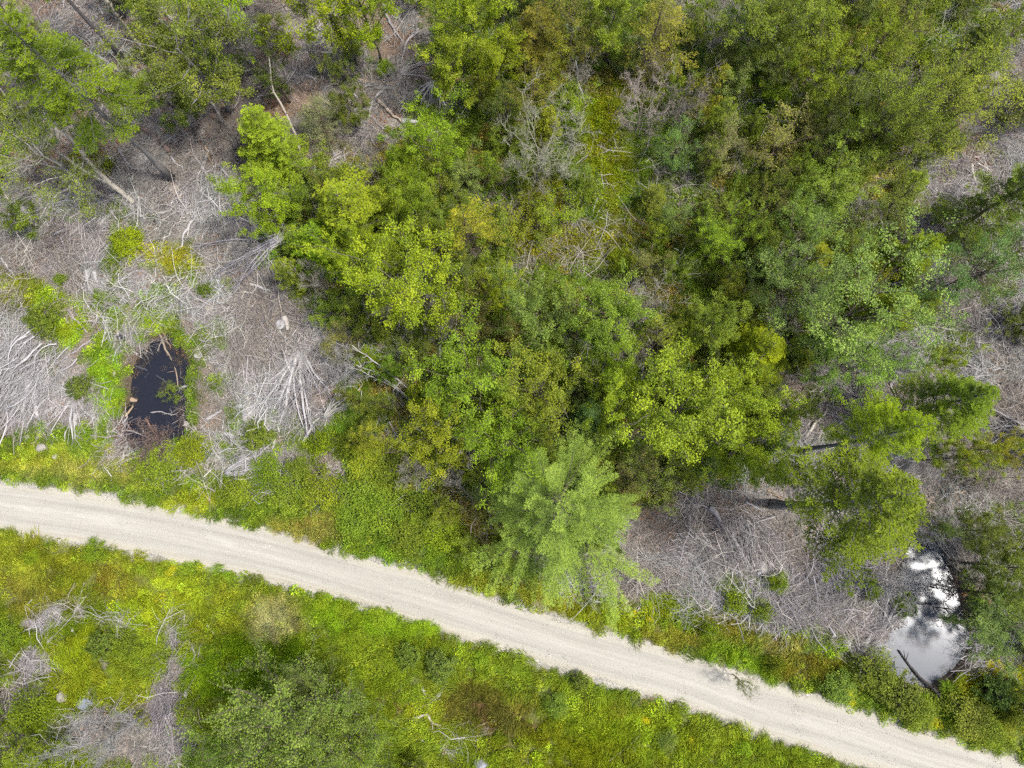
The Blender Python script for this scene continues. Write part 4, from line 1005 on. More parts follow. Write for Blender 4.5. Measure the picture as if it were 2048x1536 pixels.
def rock(px, py, rpx, rgb, label, flat=.55, seed=0, name='rock'):
    r = np.random.default_rng(900 + seed); import bmesh
    bm = bmesh.new(); bmesh.ops.create_icosphere(bm, subdivisions=3, radius=1.0)
    pl = [(rdir(r, 1)[0], r.uniform(.55, .85)) for _ in range(9)]
    for v_ in bm.verts:
        c = np.array(v_.co)
        for n_, d_ in pl:
            k = c @ n_ - d_
            if k > 0: c = c - n_ * k * .9
        c += nrm(c) * (fbm(np.array(c[0] * 3 + seed), np.array(c[1] * 3 + c[2] * 2), 1.0, seed, 3) - .5) * .16
        v_.co = c
    me = bpy.data.meshes.new('rock'); bm.to_mesh(me); bm.free()
    a = me.attributes.new('var', 'FLOAT', 'POINT'); a.data.foreach_set('value', np.full(len(me.vertices), .5, np.float32))
    me.materials.append(M['stone'])
    s = rpx * MPP(px, py); p = ground_pt(px, py, s * flat * .1)
    o = put(name, me, None, p, alb(*rgb)); o.scale = (s * r.uniform(.95, 1.25), s * r.uniform(.7, .95), s * flat); o.rotation_euler = (0, 0, r.uniform(0, 3))
    if isinstance(label, tuple): auto(o, label[0], px, py, 'rock', 'pale stones in the clearings')
    else: tag(o, label, 'rock')

def stump(px, py, rpx, rgb, label):
    r = wr; R_ = rpx * MPP(px, py); h = r.uniform(.18, .32); root = thing('tree_stump', ground_pt(px, py, -.04))
    n = 16; th = np.arange(n) * 2 * np.pi / n; wob = 1 + .12 * np.sin(th * 3 + r.uniform(0, 6)) + r.normal(0, .03, n)
    mb = MB(); V = []
    for z, k in ((-.05, 1.35), (h * .3, 1.12), (h * .96, 1.0)): V.append(np.stack([np.cos(th) * R_ * wob * k, np.sin(th) * R_ * wob * k, np.full(n, z)], -1))
    i = np.arange(n); Qd = [np.stack([i + k * n, (i + 1) % n + k * n, (i + 1) % n + (k + 1) * n, i + (k + 1) * n], -1) for k in range(2)]
    mb.add(np.concatenate(V), np.concatenate(Qd)); put('bark', mb.mesh('bark', M['bark'], True), root, tint=alb(130, 118, 106))
    mb = MB(); rings = [(.98, h * .96), (.85, h), (.5, h * 1.01), (.2, h)]; V = []
    for k, z in rings: V.append(np.stack([np.cos(th) * R_ * wob * k, np.sin(th) * R_ * wob * k, np.full(n, z)], -1))
    Qd = [np.stack([i + k * n, (i + 1) % n + k * n, (i + 1) % n + (k + 1) * n, i + (k + 1) * n], -1) for k in range(3)]
    VV = np.concatenate(V + [np.array([[0, 0, h]])]); mb.add(VV, np.concatenate(Qd), np.stack([i + 3 * n, (i + 1) % n + 3 * n, np.full(n, 4 * n)], -1))
    put('cut_face', mb.mesh('cut_face', M['dead']), root, tint=alb(*rgb))
    auto(root, label, px, py, 'stump', 'cut stumps on the slash')

BL, GW, TN, DK = (214, 210, 208), (186, 180, 178), (196, 170, 140), (110, 100, 96)
# upper left wood
stick([(338, 303), (296, 262), (252, 227)], 9, (150, 128, 120), 'fallen_log', 'reddish grey thin log beside the big leaning spruce trunk', 'log')
stick([(155, 96), (190, 114), (278, 166)], 10, (200, 196, 192), 'fallen_log', 'pale grey log crossing behind the big leaning spruce boughs', 'log')
stick([(308, 122), (262, 66, 3.2), (205, -8, 7.5)], 8, (206, 200, 176), 'leaning_birch', 'pale straight birch trunk leaning off the top edge', 'birch', taper=.4, mat='birch')
stick([(272, 408), (250, 388, .6), (215, 360, 2.0), (140, 275, 5.5), (65, 210, 8.5)], 12, (222, 214, 196), 'limb', None, None, taper=.75, mat='birch', under=BIRCH)
stick([(213, 360, 2.0), (190, 347, 2.6), (150, 330, 4.0), (95, 285, 6.0)], 9, (222, 214, 196), 'limb', None, None, taper=.7, mat='birch', under=BIRCH)
stick([(607, 323), (590, 268, 1.0), (568, 226, 1.8), (545, 185, 2.8), (538, 115, 4.6)], 5.5, (206, 196, 180), 'dead_sapling', 'thin crooked pale stem standing between the maple and the brown dead spruce', 'dead stem')
stick([(455, 250), (430, 218, 1.4), (405, 185, 3)], 7, (178, 172, 164), 'limb', None, None, under=DMAPLE)
stick([(358, 72), (330, 50), (283, -2)], 6, (170, 160, 150), 'fallen_log', 'thin grey pole at the top edge left of the maple', 'log')
stick([(323, 16), (352, 48)], 9, (200, 194, 186), 'fallen_log', 'short pale log at the top edge above the dark green maple', 'log')
stick([(98, 434), (76, 396)], 9, (190, 178, 170), 'fallen_log', 'short grey log near the left edge beside the bleached stump', 'log')
stick([(0, 368), (24, 412)], 8, (214, 204, 190), 'dead_sapling', 'whitish stem cut by the left edge below the sparse birch', 'dead stem')
stick([(42, 426), (62, 440), (76, 482)], 22, (206, 200, 196), 'fallen_log', 'thick bleached broken log end near the left edge', 'log', stubs=8)
stick([(590, 384), (562, 342)], 12, (196, 186, 180), 'fallen_log', 'broken grey trunk end beside the bright green maple', 'log')
stick([(673, 312), (650, 264)], 6, GW, 'fallen_log', 'thin grey pole below the brown dead spruce', 'log')
stick([(418, 354), (364, 283)], 6, GW, 'fallen_log', 'thin grey pole below the small dark maple', 'log')
stick([(530, 140), (500, 90), (470, 40)], 9, (136, 128, 124), 'fallen_log', 'dark grey fallen spruce trunk right of the dark green maple', 'log', stubs=22)
stick([(650, 152), (634, 120, 2), (624, 90, 4)], 7, (166, 160, 150), 'limb', None, None, stubs=1, under=TWIN)
stick([(640, 152), (622, 112, 2.2), (612, 84, 4)], 7, (166, 160, 150), 'limb', None, None, stubs=1, under=TWIN)
for p, w, c, l in [([(707, 160), (792, 166)], 6, TN, 'straight brown log lying level left of the silver root tangle'), ([(794, 150), (799, 196)], 5, TN, 'short upright-lying log crossing the end of the level brown log'),
                   ([(755, 198), (804, 246)], 8, (208, 190, 170), 'pale log pointing down right above the lime saplings'), ([(806, 244), (842, 245)], 12, BL, 'chunky whitish log end at the tip of the pale log'),
                   ([(818, 7), (842, 2)], 9, BL, 'short white log at the top edge on the bare slope'), ([(768, 28), (806, 88)], 5, GW, 'thin pole below the ivy-clad maple'), ([(848, 68), (878, 66)], 5, GW, 'short thin log on the dark bare slope'),
                   ([(1167, 206), (1158, 160, 1.5), (1151, 120, 3)], 4, BL, 'thin white dead stem standing above the bare grey tree'), ([(816, 496), (842, 466)], 8, GW, 'short pale log glimpsed right of the big olive spruce')]:
    stick(p, w, c, 'fallen_log', l, 'log')
for p, w, c, l in [([(20, 262), (60, 296), (98, 330)], 6, GW, 'grey pole under the left rim of the sparse birch crown'), ([(420, 300), (400, 350), (392, 392)], 6, (190, 184, 178), 'grey pole standing out above the twig mat, left of the pale young spruce'), ([(300, 430), (345, 420), (392, 428)], 7, BL, 'pale log lying level below the twig mat'),
                   ([(200, 450), (232, 418)], 8, (200, 194, 188), 'short pale log below the leaning white birch'), ([(440, 330), (470, 372), (488, 410)], 5, GW, 'thin pole left of the bright green maple'), ([(120, 60), (150, 92), (196, 150)], 7, (150, 144, 140), 'dark grey pole behind the big leaning spruce crown'),
                   ([(330, 180), (300, 208), (262, 222)], 5, TN, 'thin tan pole left of the smaller dark maple'), ([(392, 440), (372, 470), (362, 498)], 6, BL, 'whitish pole above the dark pond clearing'), ([(560, 250), (585, 285), (600, 330)], 5, (190, 180, 170), 'thin pole behind the crooked pale stem'), ([(700, 215), (745, 228), (770, 262)], 5, GW, 'thin grey pole right of the dark oval maple'),
                   ([(840, 60), (812, 95), (802, 128)], 6, GW, 'grey pole across the bare slope'), ([(770, 170), (745, 205), (735, 240)], 5, BL, 'whitish pole below the level brown log'), ([(860, 100), (890, 118)], 7, GW, 'short grey log under the bright lime birch'), ([(110, 470), (150, 452), (196, 462)], 5, BL, 'pale pole along the grey twig mat, left'),
                   ([(20, 500), (58, 480), (92, 484)], 6, GW, 'grey pole at the left edge below the bleached log end'), ([(240, 300), (262, 330), (300, 352)], 5, GW, 'thin pole beside the foot of the leaning white birch')]:
    stick(p, w, c, 'fallen_log', l, 'log')
# left clearing
for p, w, c, l in [([(176, 542), (175, 564)], 10, BL, 'left of two short cut logs above the pale stones'), ([(190, 544), (198, 566)], 9, BL, 'right of two short cut logs above the pale stones'), ([(178, 568), (190, 590)], 9, GW, 'grey log just below the two short cut logs'),
                   ([(138, 618), (156, 640), (176, 666)], 6, (176, 170, 160), 'grey pole right of the big round dark shrub'), ([(306, 638), (322, 668), (338, 702), (355, 738), (357, 775)], 5, (176, 158, 138), 'long bent tan branch dipping across the right side of the dark pond'),
                   ([(318, 654), (342, 696)], 4, (162, 140, 120), 'shorter tan branch beside the bent one at the top of the dark pond'), ([(270, 733), (300, 748), (333, 765)], 4, (96, 96, 104), 'dark twiggy branch lying in the dark pond'),
                   ([(360, 778), (400, 768), (446, 754)], 5, BL, 'straight pale stick right of the dark pond'), ([(252, 834), (268, 812)], 6, (190, 168, 140), 'tan stick floating at the left rim of the dark pond'),
                   ([(302, 826), (330, 828), (354, 828)], 3, GW, 'thin grey stick floating across the dark pond'), ([(290, 838), (310, 870), (334, 905)], 3.5, (176, 136, 112), 'brown forked stick at the lower end of the dark pond'), ([(190, 886), (250, 862), (300, 878)], 4, BL, 'pale bent branch at the lower left of the dark pond'),
                   ([(508, 841), (554, 843)], 7, (226, 222, 220), 'straight white log below the fan of bleached branches'), ([(470, 814), (510, 806), (580, 798)], 7, (226, 222, 220), 'long white branch sweeping left from the fan of bleached branches'),
                   ([(432, 556), (472, 538)], 9, GW, 'grey log at the lower end of the tilted brush pile'), ([(500, 568), (542, 582)], 7, BL, 'pale log below the tilted brush pile'), ([(618, 578), (632, 612), (640, 640)], 4, BL, 'thin pale branch right of the short log and round stump'),
                   ([(522, 652), (548, 640), (560, 622)], 5, TN, 'pinkish bent stick left of the round stump'), ([(570, 636), (577, 662)], 13, (214, 206, 196), 'short thick log beside the round stump'), ([(608, 885), (640, 836)], 7, BL, 'pale stem below the right foot of the fan'),
                   ([(662, 905), (700, 858)], 4, GW, 'thin pale pole left of the yellow sapling'), ([(545, 905), (551, 868)], 5, BL, 'upright-lying white stick right of the round dark shrub'), ([(450, 868), (470, 872)], 8, BL, 'short white log left of the round dark shrub'), ([(415, 838), (445, 820)], 8, GW, 'pale log left of the boulder under the fan'),
                   ([(64, 760), (62, 790), (48, 824)], 15, (222, 216, 214), 'thick bleached log in the brush heap, left of its pair'), ([(70, 778), (74, 804), (80, 834)], 12, (222, 216, 214), 'thick bleached log in the brush heap, right of its pair'), ([(92, 826), (132, 802)], 7, BL, 'white log right of the brush heap'),
                   ([(146, 806), (147, 868)], 5, BL, 'long upright-lying white stick right of the brush heap'), ([(153, 826), (154, 852)], 8, BL, 'short thick white log right of the brush heap'), ([(128, 898), (138, 850)], 4, BL, 'thin white stick above the left verge'), ([(75, 736), (92, 768)], 7, BL, 'pale stem at the right shoulder of the brush heap'),
                   ([(145, 708), (172, 690), (190, 668)], 4, GW, 'thin bent grey stick left of the dark slab'), ([(420, 1000), (398, 978)], 4, TN, 'thin tan stick on the verge right of the dark pond')]:
    stick(p, w, c, 'fallen_log' if w > 6.5 else 'fallen_branch', l, 'log' if w > 6.5 else 'branch')
o = stick([(265, 800), (277, 802)], 12, (188, 164, 138), 'floating_timber', 'short tan plank end floating in the dark pond', 'plank', stubs=0)
stick([(240, 673), (254, 679)], 10, (62, 64, 68), 'flat_stone', 'small dark grey slab lying left of the top of the dark pond', 'slab', stubs=0, taper=.2)
# white birch stems
for i, p in enumerate([[(831, 796), (800, 765, .9), (760, 732, 2.0), (704, 690, 3.6)], [(827, 800), (796, 772, .8), (750, 742, 1.9), (712, 730, 3)], [(832, 803), (780, 772, 1), (730, 745, 2), (694, 735, 3)]]):
    stick(p, 3.8 - i * .5, (216, 212, 204), 'leaning_birch', ['upper of the white birch stems leaning left in the thicket', 'middle of the white birch stems leaning left in the thicket', 'lowest of the white birch stems leaning left in the thicket'][i], 'birch', stubs=26, mat='dead')
# right slash
for p, w, c, l in [([(1588, 571), (1660, 573), (1748, 573)], 9, (176, 164, 154), 'long horizontal log above the pale aspen'), ([(1610, 872), (1632, 848), (1655, 817)], 7, (220, 210, 196), 'pale crooked log on the slash left of the yellow-green spruce'), ([(1605, 828), (1626, 831)], 5, BL, 'short white stick above the pale crooked log'),
                   ([(1584, 860), (1600, 886)], 10, (170, 166, 170), 'short grey log left of the pale crooked log'), ([(1696, 780), (1732, 800)], 5, BL, 'white stick below the pale aspen'), ([(1700, 815), (1720, 838)], 5, TN, 'tan stick on the slash below the white stick'), ([(1836, 700), (1852, 730), (1870, 756)], 6, BL, 'pale pole on the slash right of the small aspen'),
                   ([(1706, 820), (1705, 862)], 4, TN, 'thin upright-lying stick above the yellow-green spruce'), ([(1780, 758), (1790, 795)], 4, BL, 'thin pale pole left of the dark spruce with a short trunk'), ([(1418, 1014), (1428, 1026), (1441, 1044)], 14, (176, 172, 172), 'thick short grey log below the wide lime-green tree'), ([(1375, 1026), (1378, 1064)], 7, GW, 'upright-lying grey log left of the thick short grey log'),
                   ([(1516, 1150), (1540, 1136), (1572, 1114)], 8, BL, 'pale double log running up right from the half-buried rock'), ([(1484, 1178), (1492, 1150)], 5, BL, 'thin pale stick left of the half-buried rock'), ([(1728, 1294), (1744, 1272), (1762, 1248)], 10, (222, 218, 214), 'white log at the lower left bank of the bright pond'),
                   ([(1658, 1282), (1680, 1258), (1712, 1230)], 6, BL, 'pale pole left of the white log by the bright pond'), ([(1772, 1248), (1769, 1190), (1770, 1100)], 6, GW, 'tall grey stem lying upright left of the glare on the pond'), ([(1718, 1250), (1736, 1232), (1756, 1200)], 6, BL, 'pale branch above the white log by the bright pond'),
                   ([(1684, 1190), (1682, 1170), (1678, 1136)], 7, BL, 'bleached log standing out in the slash left of the bright pond'), ([(1614, 1108), (1618, 1158)], 4, GW, 'thin stick in the slash below the largest dark spruce'), ([(1490, 1070), (1500, 1100), (1512, 1144)], 6, BL, 'pale pole leaning down to the half-buried rock'),
                   ([(1476, 1040), (1488, 1090), (1500, 1140)], 5, BL, 'second pale pole running down to the half-buried rock'), ([(1880, 1392), (1840, 1350), (1796, 1300)], 7, (84, 80, 78), 'dark fallen trunk across the lower end of the bright pond'), ([(1836, 1206), (1868, 1212), (1904, 1220)], 4, (70, 66, 64), 'dark stick across the middle of the bright pond'),
                   ([(1984, 1064), (2050, 1074)], 5, (96, 92, 92), 'dark pole reaching the right edge above the bright pond'), ([(1884, 1110), (1916, 1140), (1950, 1160)], 5, (150, 142, 134), 'bare leaning stem over the right side of the glare'), ([(1930, 1100), (1980, 1130), (1950, 1200)], 4, (120, 112, 104), 'dark bent stem among the alders'),
                   ([(1945, 745), (1990, 768), (1962, 720)], 5, BL, 'bent pale pole above the twig heap at the right edge'), ([(1985, 740), (2048, 712)], 4, BL, 'thin pale pole reaching the right edge'), ([(1925, 690), (1945, 745)], 6, GW, 'grey pole right of the bright green sapling'), ([(1835, 430), (1870, 424), (1905, 410)], 5, GW, 'pale pole below the willow plume'),
                   ([(1950, 232), (1988, 240)], 6, GW, 'pale log at the right tip of the willow plume'), ([(1960, 255), (1985, 250)], 5, BL, 'short white stick under the tip of the willow plume'), ([(1940, 330), (1952, 370)], 7, (220, 212, 196), 'pale broken stub beside the dark spruce at the right edge'), ([(1925, 24), (1966, 22)], 5, BL, 'pale stick at the top right corner'),
                   ([(1893, 66), (1905, 48)], 6, GW, 'short grey log left of the dark green spruce in the corner'), ([(1830, 432), (1850, 425)], 7, GW, 'short grey log on the bare ground right of the yellowish birch')]:
    stick(p, w, c, 'fallen_log' if w > 6.5 else 'fallen_branch', l, 'log' if w > 6.5 else 'branch')
# south of the road
for p, w, c, l in [([(235, 1276), (238, 1240)], 6, (226, 220, 214), 'white log standing out beside the round dark shrub below the road'), ([(148, 1225), (158, 1195), (170, 1165)], 5, GW, 'thin pale pole in the grass left below the road'), ([(318, 1382), (340, 1460), (356, 1532)], 5, BL, 'long pale crooked branch in the slash at the bottom left'),
                   ([(300, 1500), (340, 1480), (372, 1458)], 4, BL, 'thin pale branch crossing the crooked one at the bottom left'), ([(415, 1250), (430, 1268)], 5, BL, 'short white stick left of the dead grass patch'), ([(827, 1436), (856, 1431), (872, 1452), (906, 1447)], 6, (206, 196, 186), 'wavy weathered branch in the grass below the two round shrubs'),
                   ([(931, 1461), (960, 1450), (989, 1441)], 4.5, (206, 190, 170), 'straight tan branch right of the wavy weathered branch'), ([(845, 1374), (852, 1390)], 7, BL, 'white root stub in the grass, left'), ([(876, 1392), (888, 1380)], 7, BL, 'white root stub in the grass, right'), ([(1288, 1462), (1250, 1496), (1203, 1535)], 3.5, (196, 190, 160), 'long thin branch bowing through the grass at the bottom'),
                   ([(1270, 1493), (1298, 1490)], 5, TN, 'short tan log beside the long thin branch at the bottom'), ([(844, 1480), (858, 1494)], 4, BL, 'small white stick above the boulder at the bottom edge'), ([(146, 1262), (148, 1250)], 6, BL, 'short white post-like stick in the slash below the road, left'), ([(95, 1428), (168, 1432)], 4, GW, 'thin grey pole below the grey slab rock'),
                   ([(1378, 1226), (1405, 1243)], 4, TN, 'thin tan stick on the verge right of the big pine')]:
    stick(p, w, c, 'fallen_log' if w > 6.5 else 'fallen_branch', l, 'log' if w > 6.5 else 'branch')

made = 0
while made < 90:
    x, y = wr.uniform(0, 2048), wr.uniform(0, 1330)
    p = G(x, y); cv_ = cover(p[0][None] if p.ndim > 1 else np.array([p[0]]), np.array([p[1]]))
    if cv_[4][0] < .6 or (x < 300 and y < 380 and wr.uniform() < .5): continue
    a_ = wr.uniform(0, 3.14); ln2 = wr.uniform(22, 62); bx_, by_ = x + math.cos(a_) * ln2, y + math.sin(a_) * ln2
    if max(y, by_) > float(roadN(x)) - 30 or max(polysd(np.array(bx_), np.array(by_), POND_W), polysd(np.array(bx_), np.array(by_), POND_E)) > -8: continue
    mx_, my_ = (x + bx_) / 2 + wr.normal(0, 4), (y + by_) / 2 + wr.normal(0, 4)
    w_ = wr.uniform(2.6, 6); c_ = [BL, GW, TN][int(wr.choice(3, p=[.45, .4, .15]))]
    stick([(x, y), (mx_, my_), (bx_, by_)], w_, c_, 'fallen_branch', ('%s %s' % ({BL: 'whitish', GW: 'grey', TN: 'tan'}[c_], 'short branch' if ln2 < 38 else 'long branch'),), 'branch', group='loose branches on the slash', stubs=int(ln2 / 7)); made += 1

fan((600, 704), (596, 872), 52, 15, 190, (214, 210, 208), 8, 'fan of bleached branches spreading down from a single foot in the left clearing')
fan((566, 472), (425, 552), 20, 8, 90, (180, 176, 180), 6, 'tilted brush pile of grey poles beside the olive spruces')
fan((452, 950), (520, 925), 34, 9, 70, (214, 210, 210), 5, 'bleached sticks lying in a sheaf above the road')
fan((648, 836), (690, 780), 70, 7, 40, (204, 200, 190), 5, 'star-shaped grey branch cluster right of the fan')
fan((868, 165), (860, 225), 70, 10, 80, (200, 198, 192), 5, 'silver root tangle at the edge of the bare slope')
fan((800, 150), (868, 130), 26, 6, 50, GW, 4, 'sheaf of pale poles above the silver root tangle', arch=.2)
fan((1500, 1140), (1478, 1040), 22, 6, 60, (206, 202, 198), 5, 'long bleached branch sheaf above the half-buried rock')
fan((1735, 590), (1800, 550), 24, 7, 50, (176, 172, 172), 5, 'stack of grey poles at the right end of the long horizontal log')
fan((2060, 860), (1980, 900), 50, 8, 80, (190, 186, 184), 6, 'heap of grey poles at the right edge below the bent pale pole')
fan((1960, 740), (1900, 690), 60, 6, 60, GW, 4, 'spray of pale branches above the dark spruce with a short trunk')
fan((1765, 1245), (1790, 1150), 30, 7, 70, (196, 192, 190), 4, 'upright spray of bleached stems left of the bright pond')
fan((150, 800), (150, 880), 60, 7, 30, BL, 5, 'loose spread of white sticks between the brush heap and the dark pond')
heap((45, 760), 90, 96, 52, 46, 1500, (222, 218, 216), 'bleached brush heap at the left edge above the road', hgt=1.1, tl=1.9, aspread=.4)
heap((545, 610), 110, 60, 40, 14, 700, (168, 160, 158), 'low grey brush spread below the tilted brush pile', hgt=.35, tl=1.2, aspread=.9)
heap((520, 700), 80, 60, 20, 12, 520, (178, 168, 160), 'low grey brush spread left of the fan', hgt=.3, tl=1.3, aspread=.8)
heap((600, 840), 70, 36, 10, 10, 420, (196, 192, 190), 'mat of bleached twigs under the foot of the fan', hgt=.35, tl=1.2, aspread=.9)
heap((140, 500), 80, 50, 70, 12, 600, (178, 170, 172), 'grey twig mat in the upper left clearing', hgt=.35, tl=1.2, aspread=.8)
heap((330, 1420), 30, 52, 80, 8, 380, (190, 182, 186), 'narrow grey twig heap left of the grey-green clump below the road', hgt=.4, tl=1.1, aspread=.5)
heap((70, 1320), 31, 45, 80, 8, 260, (196, 190, 190), 'pale twig strip in the grass near the left edge below the road', hgt=.3, tl=1.0, aspread=.4)
heap((95, 1245), 37, 24, 60, 8, 220, (198, 192, 190), 'pale twig patch in the grass below the road, left', hgt=.3, tl=.9, aspread=.6)
heap((345, 1275), 18, 40, 75, 5, 120, (198, 192, 190), 'small slanting twig bundle in the grass below the road', hgt=.3, tl=.9, aspread=.25)
heap((1600, 1200), 110, 70, 120, 34, 1300, (200, 194, 196), 'wide grey brush heap left of the bright pond', hgt=.7, tl=1.5, aspread=.7)
heap((1480, 1090), 90, 60, 110, 22, 900, (192, 186, 186), 'grey brush heap below the wide lime-green tree', hgt=.6, tl=1.4, aspread=.8)
heap((1680, 1125), 60, 60, 110, 20, 600, (198, 192, 194), 'grey brush heap under the lower edge of the largest dark spruce', hgt=.7, tl=1.5, aspread=.5)
heap((1775, 1255), 56, 40, 40, 18, 600, (204, 198, 198), 'pale brush heap on the left bank of the bright pond', hgt=.6, tl=1.4, aspread=.6)
heap((1895, 330), 60, 30, 20, 10, 420, (168, 162, 160), 'round twig heap below the willow plume', hgt=.5, tl=1.1, aspread=1.2)
heap((1560, 840), 50, 36, 150, 8, 360, (160, 152, 150), 'grey twig heap right of the wide lime-green tree', hgt=.5, tl=1.0, aspread=.9)
heap((1690, 810), 60, 40, 150, 14, 420, (186, 180, 176), 'pale brush heap below the pale aspen', hgt=.5, tl=1.3, aspread=.6)
heap((1800, 870), 50, 90, 95, 10, 420, (176, 170, 170), 'narrow brush strip between the three dark spruces', hgt=.4, tl=1.2, aspread=.6)
heap((2010, 640), 60, 70, 150, 12, 420, (150, 144, 144), 'dark grey brush at the right edge below the half dead spruce', hgt=.4, tl=1.4, aspread=.7)
heap((730, 290), 50, 24, 160, 8, 300, (170, 164, 160), 'grey twig mat above the big olive spruce', hgt=.35, tl=1.0, aspread=.8)
heap((300, 410), 90, 40, 100, 10, 520, (178, 170, 170), 'grey twig mat below the foot of the big leaning spruce', hgt=.3, tl=1.1, aspread=.8)
heap((480, 190), 60, 50, 60, 10, 420, (150, 142, 138), 'dark twig heap right of the dark green maple', hgt=.5, tl=1.2, aspread=.7)
heap((670, 640), 50, 60, 130, 8, 300, (166, 158, 154), 'twig mat between the fan and the big lime maple', hgt=.4, tl=1.2, aspread=.6)
heap((2000, 1260), 50, 60, 80, 8, 260, (180, 174, 172), 'pale brush at the right edge beyond the alders', hgt=.4, tl=1.2, aspread=.6)
for i, (x, y, r, c, l) in enumerate([(168, 1412, 21, (176, 184, 190), 'flat grey slab rock in the slash at the bottom left'), (126, 1393, 14, (190, 184, 176), 'pale round rock left of the grey slab rock'), (374, 1386, 9, (216, 210, 206), 'small white stone right of the narrow twig heap'),
    (962, 1532, 24, (176, 178, 186), 'boulder at the bottom edge, centre'), (500, 826, 17, (206, 200, 196), 'pale boulder under the left foot of the fan'), (1526, 1136, 17, (196, 190, 186), 'half-buried pale rock in the slash right of the big pine'), (1694, 1284, 13, (206, 200, 196), 'pale rock at the verge left of the bright pond'),
    (84, 896, 12, (188, 182, 172), 'white stone on the verge at the left'), (55, 874, 9, (186, 180, 170), 'small white stone up left of the white verge stone'), (111, 912, 8, (216, 210, 206), 'small stone on the verge right of the white stone')]):
    rock(x, y, r, c, l, flat=.35 if i == 0 else .6, seed=i)
for i, (x, y, r) in enumerate([(215, 640, 9), (228, 750, 8), (212, 588, 8), (240, 572, 9), (256, 582, 7), (222, 566, 6), (240, 596, 6), (262, 600, 6), (245, 700, 6), (360, 535, 6), (385, 640, 5), (445, 700, 5), (410, 890, 7), (395, 900, 5), (60, 530, 6), (700, 250, 6), (1690, 770, 5), (1728, 778, 5), (1640, 812, 6), (1720, 735, 5), (1535, 1070, 6)]):
    rock(x, y, r * .8, (196, 188, 178), ('small pale stone',), seed=20 + i)
for x, y, r, c in [(398, 711, 8, (184, 182, 172)), (421, 617, 7, (180, 174, 156)), (564, 650, 10, (206, 204, 204)), (375, 848, 5, (186, 178, 168)), (402, 892, 6, (216, 206, 180)), (655, 648, 7, (206, 192, 176)), (350, 380, 10, (196, 180, 164)), (1645, 800, 6, (206, 196, 186))]:
    stump(x, y, r, c, 'round pale cut stump')

# ------------------------------------------------------------------ herbs, grass, twigs: what nobody could count
SRC = bpy.data.collections.new('scatter_sources')
def source_collection(name, meshes):
    c = bpy.data.collections.new(name)
    for i, me in enumerate(meshes): c.objects.link(bpy.data.objects.new('%s_%02d' % (name, i), me))
    return c

def scatter(name, P, rotz, tilt, scale, tint, var, coll, label):
    n = len(P)
    me = bpy.data.meshes.new(name); me.vertices.add(n); me.vertices.foreach_set('co', P.astype(np.float32).ravel())
    def at(nm, ty, key, v): a = me.attributes.new(nm, ty, 'POINT'); a.data.foreach_set(key, np.ascontiguousarray(v).ravel())
    at('rot', 'FLOAT_VECTOR', 'vector', np.stack([tilt[:, 0], tilt[:, 1], rotz], -1).astype(np.float32))
    at('size', 'FLOAT', 'value', scale.astype(np.float32))
    at('tint', 'FLOAT_COLOR', 'color', np.concatenate([tint, np.ones((n, 1))], 1).astype(np.float32))
    at('pick', 'INT', 'value', var.astype(np.int32))
    o = put(name, me, kind='stuff'); o['label'] = label
    ng = bpy.data.node_groups.new(name, 'GeometryNodeTree')
    ng.interface.new_socket('Geometry', in_out='INPUT', socket_type='NodeSocketGeometry'); ng.interface.new_socket('Geometry', in_out='OUTPUT', socket_type='NodeSocketGeometry')
    N = ng.nodes.new; gi = N('NodeGroupInput'); go = N('NodeGroupOutput'); io = N('GeometryNodeInstanceOnPoints'); ci = N('GeometryNodeCollectionInfo')
    ci.inputs['Collection'].default_value = coll; ci.inputs['Separate Children'].default_value = True; ci.inputs['Reset Children'].default_value = True
    def na(nm, ty): x = N('GeometryNodeInputNamedAttribute'); x.data_type = ty; x.inputs['Name'].default_value = nm; return x.outputs['Attribute']
    er = N('FunctionNodeEulerToRotation'); L = ng.links.new
    L(gi.outputs[0], io.inputs['Points']); L(ci.outputs[0], io.inputs['Instance']); io.inputs['Pick Instance'].default_value = True
    L(na('pick', 'INT'), io.inputs['Instance Index']); L(na('rot', 'FLOAT_VECTOR'), er.inputs[0]); L(er.outputs[0], io.inputs['Rotation']); L(na('size', 'FLOAT'), io.inputs['Scale'])
    L(io.outputs[0], go.inputs[0])
    md = o.modifiers.new('scatter', 'NODES'); md.node_group = ng
    return o

def grass_clump(seed, n=110, rad=.4, hl=.55, w=.012, lean=.7):
    r = np.random.default_rng(seed); mb = MB()
    a = r.uniform(0, 6.28, n); q = np.sqrt(r.uniform(0, 1, n)) * rad; P0 = np.stack([np.cos(a) * q, np.sin(a) * q, np.full(n, -.03)], -1)
    comb = np.array([1.0, .25, 0]); D = nrm(np.array([0, 0, 1.0]) + r.normal(0, .35, (n, 3)) + comb * lean * r.uniform(.3, 1.3, (n, 1))); L = hl * r.uniform(.5, 1.2, n)
    side = nrm(np.cross(D, rdir(r, n))); t1 = P0 + D * (L * .55)[:, None]; D2 = nrm(D + comb * .7 - np.array([0, 0, .55])); t2 = t1 + D2 * (L * .5)[:, None]; W_ = w * r.uniform(.7, 1.4, n)[:, None]
    V = np.stack([P0 - side * W_, P0 + side * W_, t1 + side * W_ * .8, t1 - side * W_ * .8, t2], 1).reshape(-1, 3); b = np.arange(n) * 5
    mb.add(V, np.stack([b, b + 1, b + 2, b + 3], -1), np.stack([b + 3, b + 2, b + 4], -1), np.repeat(np.clip(r.normal(.5, .22, n), 0, 1), 5)); return mb.mesh('grass', M['herb'])
